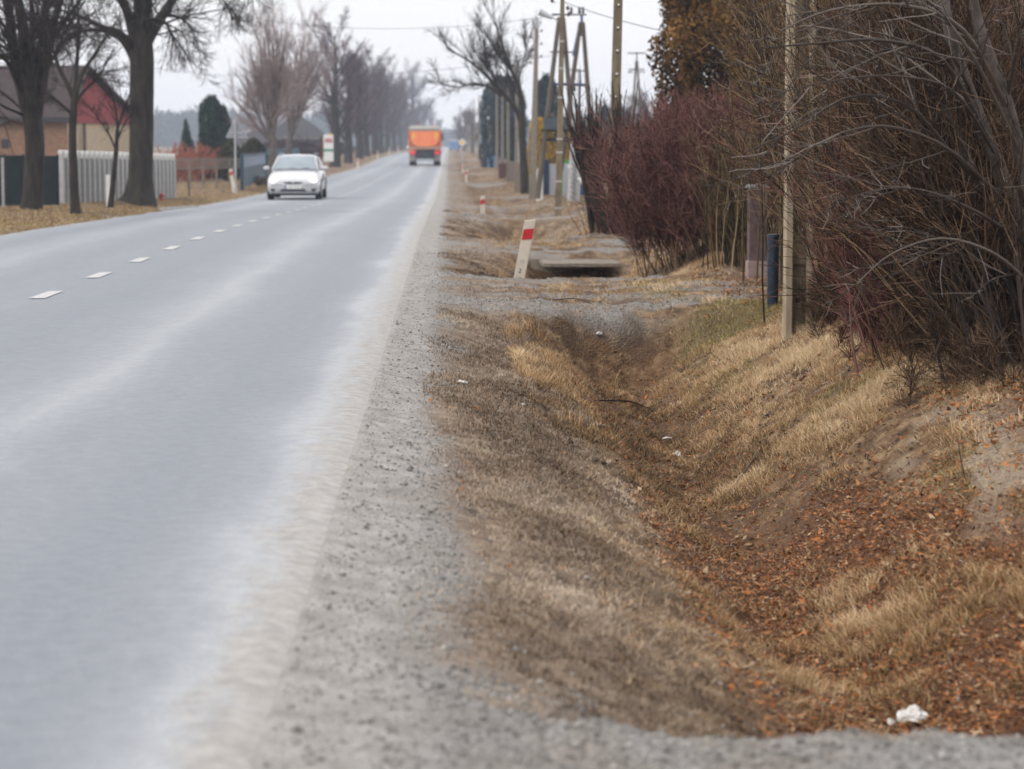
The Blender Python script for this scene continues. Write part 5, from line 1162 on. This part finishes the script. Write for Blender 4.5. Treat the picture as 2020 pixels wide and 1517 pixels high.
slab('porch_post', [(gl * .17, -.25, zg), (gl * .17 + .2, -.25, zg), (gl * .17 + .2, -.25, fl), (gl * .17, -.25, fl)], wd)
def house(label, px, Y, w, d_, h, rh, wallm, roofm, rz=.3):
    b = LT(px, Y); t = local(thing('house', label, 'house', b, None, rz))
    MB().box((0, 0, h / 2), (w, d_, h)).build('walls', wallm, t)
    MB().add([(-w / 2 - .3, -d_ / 2 - .3, h - .1), (w / 2 + .3, -d_ / 2 - .3, h - .1), (w / 2 + .3, d_ / 2 + .3, h - .1), (-w / 2 - .3, d_ / 2 + .3, h - .1), (0, -d_ / 2 - .3, h + rh), (0, d_ / 2 + .3, h + rh)],
             [(0, 1, 4), (2, 3, 5), (0, 4, 5, 3), (1, 2, 5, 4), (0, 3, 2, 1)]).build('roof', roofm, t)
    for x_ in (-w * .22, w * .22): MB().box((x_, -d_ / 2 - .02, h * .55), (.8, .06, 1.0)).build('window', dark, t)
    MB().box((w * .2, 0, h + rh * .8), (.4, .4, rh * .7)).build('chimney', wd, t)
hw = mat('pale_house_wall', (.40, .39, .38), None, .9); hr = mat('grey_roof', (.12, .115, .125), None, .8)
house('distant pale house with steep grey roof behind the pale mauve trees', 556, 300, 8, 9, 2.2, 2.9, hw, hr, .5)
house('distant low house with dark roof between the round shrub and the mauve trees', 508, 260, 7, 7, 1.4, 1.6, hw, hr, .2)
house('distant dark roofed shed right of the pale house', 604, 330, 7, 8, 1.6, 1.8, mat('brown_house_wall', (.14, .09, .08), None, .9), hr, -.2)
# low dark hedge in the field behind
conifer('bare_hedge', 'long low dark hedge at the field edge behind the notice board', LT(612, 240), 1.7, 5.0, 1.2, 6000, [(.03, .02, .022), (.06, .042, .045)], .16, 'ball', 6, cat_='hedge')
conifer('bare_hedge', 'low mauve brown hedge behind the teal fence', LT(572, 190), 1.9, 3.0, 1.0, 6000, [(.05, .03, .03), (.10, .065, .065)], .14, 'ball', 6, cat_='hedge')

# ------------------------------------------------------------------ oncoming white car
def loft(secs, close=True):
    """secs: list of equal-length point rings -> verts, quads"""
    n = len(secs[0]); V = [p for s in secs for p in s]; F = []
    for k in range(len(secs) - 1):
        for i in range(n - 1): F.append((k * n + i, k * n + i + 1, (k + 1) * n + i + 1, (k + 1) * n + i))
    F += [tuple(range(n - 1, -1, -1)), tuple(range((len(secs) - 1) * n, len(secs) * n))]; return V, F
def ring(y, w, zt, zb, crown=.03, side=.5, tw=.86):
    h = zt - zb; half = [(0, zt + crown), (w * .45 * tw, zt + crown * .85), (w * tw * .85, zt + crown * .2), (w * tw, zt - .04 * h - .01), (w * .97, zt - h * .22), (w, zt - h * side), (w * .985, zb + h * .2), (w * .93, zb), (0, zb)]
    R_ = [(x, y, z) for x, z in half]; Lft = [(-x, y, z) for x, z in half[1:-1]][::-1]; return R_ + Lft + [R_[0]]
carp = mat('white_car_paint', (.46, .47, .49), (.44, .45, .47), .25, scale=3, coat=1)
glassm = mat('windscreen', (.24, .30, .33), (.17, .22, .25), .06, spec=.9, scale=3, alpha=.80)  # pale base colour paints the reflected sky into the glass
tyre = mat('tyre_rubber', (.02, .02, .022), None, .85); rimm = mat('wheel_rim', (.38, .39, .41), None, .35, metal=.7)
seatm = mat('dark_seat', (.03, .03, .035), None, .9)
Yc = 73.5; Xc = (588 - 885) / FPX * Yc; car = local(thing('white_car', 'white estate car with headlights on, driving towards the camera in the left lane', 'car', (Xc, Yc - 2.0, roadz(Xc, Yc) + .006))); car.scale = (.94, 1, .92)
S = [ring(0, .58, .58, .26, .02), ring(.06, .72, .63, .22), ring(.2, .81, .68, .2), ring(.45, .845, .78, .19, .03), ring(1.0, .85, .90, .18, .035), ring(1.3, .85, .96, .18, .02), ring(2.6, .85, .98, .18, .02), ring(3.9, .84, .99, .2, .02), ring(4.3, .80, .96, .25, .02), ring(4.42, .72, .85, .32, .02)]
V, F = loft(S); MB().add(V, F).build('body', carp, car, smooth=True)
def gring(y, wb, wt, zb, zt): return [(wb, y, zb), ((wb + wt) / 2 + .02, y, (zb + zt) / 2), (wt, y, zt - .04), (wt * .82, y, zt), (0, y, zt + .025), (-wt * .82, y, zt), (-wt, y, zt - .04), (-(wb + wt) / 2 - .02, y, (zb + zt) / 2), (-wb, y, zb)]
G_ = [gring(1.12, .74, .70, .94, .97), gring(1.55, .75, .645, .94, 1.27), gring(1.86, .755, .60, .94, 1.41), gring(2.4, .76, .60, .94, 1.445), gring(3.5, .755, .59, .94, 1.43), gring(4.05, .74, .56, .94, 1.36), gring(4.3, .72, .62, .94, 1.05)]
gi = [[(x * .985, y, z - .015 if z > 1 else z) for x, y, z in g] for g in G_]
V, F = loft(gi[2:]); MB().add(V, F).build('cabin', carp, car, smooth=True)
# windscreen, side windows and pillars
def strip(a, b, m, name, off=.004): V = a + b; n = len(a); return MB().add(V, [(i, i + 1, n + i + 1, n + i) for i in range(n - 1)]).build(name, m, car, smooth=True)
lo = [(-.70, 1.12, .975), (-.4, 1.05, .985), (0, 1.03, .99), (.4, 1.05, .985), (.70, 1.12, .975)]; hi = [(-.535, 1.82, 1.375), (-.3, 1.77, 1.395), (0, 1.755, 1.40), (.3, 1.77, 1.395), (.535, 1.82, 1.375)]
strip(lo, hi, glassm, 'windscreen')
rf = [(-.56, 1.86, 1.40), (-.3, 1.80, 1.42), (0, 1.785, 1.428), (.3, 1.80, 1.42), (.56, 1.86, 1.40)]; strip(hi, rf, carp, 'roof_lip')
for s in (-1, 1):
    MB().cyl((s * .735, 1.06, .95), (s * .565, 1.85, 1.395), .03, .028, 8).build('pillar', carp, car, smooth=True)
    sw = [(s * .772, 1.35, 1.0), (s * .772, 2.3, 1.0), (s * .64, 2.3, 1.38), (s * .655, 1.85, 1.36)]; MB().add(sw, [(0, 1, 2, 3)]).build('side_window', glassm, car)
    sw = [(s * .772, 2.4, 1.0), (s * .765, 3.9, 1.0), (s * .61, 3.8, 1.36), (s * .64, 2.4, 1.38)]; MB().add(sw, [(0, 1, 2, 3)]).build('side_window', glassm, car)
    mr_ = MB().ball((s * .93, 1.38, 1.0), (.105, .06, .07), 12, 8).build('mirror', carp, car, smooth=True); MB().box((s * .83, 1.4, .96), (.12, .04, .03)).build('mirror_arm', blk, car)
    MB().cyl((s * .56, 1.95, 1.475), (s * .56, 3.9, 1.46), .014, n=6).build('roof_rail', steel, car); 
    for y_ in (1.97, 3.88): MB().box((s * .56, y_, 1.45), (.03, .05, .05)).build('rail_foot', steel, car)
    MB().box((s * .855, 1.9, .62), (.02, 2.0, .05)).build('side_moulding', grey, car)
    for y_ in (.78, 3.45):
        w = MB().cyl((s * .66, y_, .30), (s * .845, y_, .30), .302, n=24).build('wheel', tyre, car); MB().cyl((s * .80, y_, .30), (s * .852, y_, .30), .19, n=16).build('rim', rimm, w); w.children[0].parent = w
        MB().cyl((s * .70, y_, .34), (s * .851, y_, .34), .335, n=24).build('wheel_arch', blk, car)
    hl = MB().ball((s * .60, .12, .62), (.14, .10, .10), 14, 8).build('headlight', mat('headlight_glass', (.8, .8, .78), None, .1, emit=(1, .95, .86), estr=1.6), car, smooth=True)
    MB().ball((s * .43, .15, .615), (.10, .07, .05), 10, 6).build('indicator', mat('clear_lens', (.6, .58, .55), None, .15), car, smooth=True)
    MB().prism([(s * .56, .36), (s * .72, .36), (s * .70, .30), (s * .66, .275), (s * .59, .28)], -.01, .10).build('fog_recess', blk, car)
MB().ball((0, .01, .555), (.33, .05, .030), 20, 6).build('grille', blk, car, smooth=True); MB().ball((0, -.03, .556), (.055, .02, .030), 12, 6).build('badge', rimm, car, smooth=True)
MB().prism([(-.36, .345), (.36, .345), (.43, .275), (-.43, .275)], -.015, .10).build('lower_intake', blk, car)
MB().box((0, .03, .235), (1.25, .08, .03)).build('bumper_lip', grey, car); MB().box((0, .3, .175), (1.36, .3, .07)).build('undertray', blk, car)
MB().box((-.52, -.0, .49), (.36, .03, .012)).build('bumper_trim', grey, car); MB().box((.52, -.0, .49), (.36, .03, .012)).build('bumper_trim', grey, car)
pl = MB().box((0, -.03, .41), (.52, .012, .112)).build('number_plate', white, car, bevel=.003); MB().box((-.235, -.038, .41), (.045, .004, .105)).build('blue_strip', blup, pl)
pt = text('plate_characters', 'TSZ 19UV', .085, grey, pl, (.03, -.0375, .41), (math.pi / 2, 0, 0))
for x_ in (-.28, .18): MB().cyl((x_ - .25, 1.10, .985), (x_ + .25, 1.06, 1.015), .009, n=5).build('wiper', blk, car)
MB().cyl((0, 1.95, 1.46), (0, 2.0, 1.57), .005, n=5).build('antenna', blk, car)
for x_ in (-.34, .34): MB().box((x_, 2.35, 1.0), (.42, .14, .5)).build('seat', seatm, car, bevel=.05); MB().ball((x_, 2.33, 1.24), (.12, .05, .09), 10, 6).build('headrest', seatm, car, smooth=True)
dr = thing('person', 'driver of the white car, dim behind the windscreen', 'person', (Xc + .34, Yc - 2.0 + 2.1, roadz(Xc, Yc) + .5)); local(dr)
skin = mat('skin', (.42, .26, .19), None, .6); shirt = mat('dark_jacket', (.05, .055, .07), None, .9)
MB().ball((0, .02, .22), (.21, .12, .33), 14, 10).ball((0, .0, .52), (.055, .055, .09), 10, 6).ball((0, -.01, .655), (.075, .09, .115), 14, 10).build('body', shirt, dr, smooth=True)
MB().ball((0, -.03, .65), (.072, .08, .10), 14, 10).build('face', skin, dr, smooth=True)
for s in (-1, 1): MB().cyl((s * .2, 0, .42), (s * .22, -.2, .22), .05, .042, 8).cyl((s * .22, -.2, .22), (s * .12, -.42, .36), .042, .032, 8).build('arm', shirt, dr, smooth=True)
MB().lathe((.34, 1.62, .93), [(.18, 0), (.185, .01), (.18, .02)], 20).build('steering_wheel', blk, car)

# ------------------------------------------------------------------ orange truck from behind
org = mat('orange_truck_paint', (.80, .17, .035), (.70, .14, .03), .4, scale=4); orgL = mat('orange_tailgate', (.88, .26, .10), (.82, .22, .08), .45, scale=4)
drk = mat('truck_dark', (.03, .035, .05), None, .7); tarp = mat('grey_tarpaulin', (.52, .52, .48), (.42, .42, .39), .8, scale=5); mud = mat('grey_mudflap', (.30, .28, .27), (.22, .20, .19), .9, scale=5); redl = mat('red_lamp', (.65, .02, .03), None, .3, emit=(1, .06, .06), estr=.35)
redr = mat('dull_red_lamp', (.6, .03, .12), None, .3)
Yt = 186; Xt = (838.5 - 885) / FPX * Yt; tk = local(thing('orange_truck', 'orange tipper truck driving away with rounded tailgate and grey rolled cover', 'truck', (Xt, Yt, roadz(Xt, Yt) + .006)))
MB().box((0, 3.6, 1.95), (2.42, 6.4, 1.36)).build('tipper_body', org, tk, bevel=.06)
ug = [(-1.12, 2.62), (1.12, 2.62), (1.10, 1.95), (.95, 1.66), (.62, 1.46), (-.62, 1.46), (-.95, 1.66), (-1.10, 1.95)]
MB().prism([(x * 1.06, z - .03) for x, z in ug], .24, .36).build('tailgate_rim', mat('tailgate_rim_brown', (.25, .05, .03), None, .6), tk)
tgx = MB().prism(ug, .16, .23).build('tailgate', orgL, tk)
for x_ in (-.86, .86): MB().box((x_, .14, 2.28), (.14, .02, .50)).build('reflector', yel, tgx)
for x_ in (-.5, .56): MB().box((x_, .14, 2.0), (.05, .03, .95)).build('rib', org, tgx)
for x_ in (-1.2, 1.2): MB().box((x_, .32, 2.05), (.10, .14, 1.4)).build('corner_post', org, tk)
tp = MB().box((0, .55, 2.85), (2.46, .9, .40)).build('rolled_cover', tarp, tk, bevel=.14); MB().box((0, 3.9, 2.78), (2.30, 6.0, .16)).build('cover', tarp, tk, bevel=.05)
MB().box((0, .30, 1.36), (2.5, .2, .20)).build('beam', mat('beam_beige', (.42, .26, .18), None, .7), tk)
MB().box((0, .45, .88), (1.45, .25, .70)).build('rear_guard', drk, tk); npm = MB().box((0, .30, .78), (.52, .02, .12)).build('number_plate', grey, tk)
for s in (-1, 1):
    MB().box((s * .93, .32, .96), (.38, .1, .20)).build('tail_light', redl, tk, bevel=.02); MB().box((s * 1.21, .34, 1.02), (.14, .08, .16)).build('side_marker', redr, tk, bevel=.02)
    MB().box((s * .92, .5, .60), (.58, .03, .50)).build('mudflap', mud, tk)
    w = MB().cyl((s * .66, 1.1, .5), (s * 1.2, 1.1, .5), .5, n=24).build('wheel', tyre, tk); MB().cyl((s * 1.05, 1.1, .5), (s * 1.21, 1.1, .5), .28, n=16).build('rim', rimm, w)
    w = MB().cyl((s * .86, 5.6, .5), (s * 1.2, 5.6, .5), .5, n=24).build('wheel', tyre, tk)
    MB().box((s * 1.32, 7.6, 2.2), (.14, .2, .55)).build('mirror', blk, tk, bevel=.03); MB().box((s * 1.24, 7.65, 2.45), (.14, .04, .04)).build('mirror_arm', blk, tk)
    MB().lathe((s * .55, 7.4, 3.02), [(.10, 0), (.10, .12), (.06, .17)], 10).build('beacon', redr, tk)
MB().ball((-1.32, .4, 1.40), (.12, .1, .12), 12, 8).build('work_lamp', white, tk, smooth=True)
MB().box((0, 8.1, 1.75), (2.4, 1.6, 2.3)).build('cab', org, tk, bevel=.12); MB().box((0, 4.2, .85), (.9, 8.2, .3)).build('chassis', drk, tk)
MB().box((0, .55, .42), (1.9, .12, .10)).build('underrun_bar', steel, tk)
# far lorry
Yl = 520; Xl = (886 - 885) / FPX * Yl - 3.6; b = (Xl, Yl, roadz(Xl, Yl)); Xl = (891 - 885) / FPX * Yl
t = local(thing('far_lorry', 'faint blue lorry standing far off where the road ends', 'truck', (Xl + .4, 470, dz(Xl + .4, 470))))
MB().box((0, 0, 1.3), (1.7, 4.5, 1.7)).build('box_body', mat('far_blue', (.12, .22, .45), None, .6), t, bevel=.08); MB().box((0, 0, 2.25), (1.8, 4.6, .18)).build('roof', white, t)
for s in (-1, 1):
    for y_ in (-1.5, 1.5): MB().cyl((s * .6, y_, .4), (s * .88, y_, .4), .4, n=12).build('wheel', tyre, t)
# ================================================================== HAZE
hz = MB().box((0, 540, 11.4), (900, 1190, 28.6)).build('haze', None)
hm = bpy.data.materials.new('haze_air'); hm.use_nodes = True; nt = hm.node_tree; nt.nodes.clear()
o_ = nt.nodes.new('ShaderNodeOutputMaterial'); pv = nt.nodes.new('ShaderNodeVolumePrincipled'); nt.links.new(pv.outputs[0], o_.inputs['Volume'])
pv.inputs['Color'].default_value = (.74, .85, 1.0, 1); pv.inputs['Density'].default_value = .00055; pv.inputs['Anisotropy'].default_value = .2
hz.data.materials.append(hm); hz['kind'] = 'stuff'
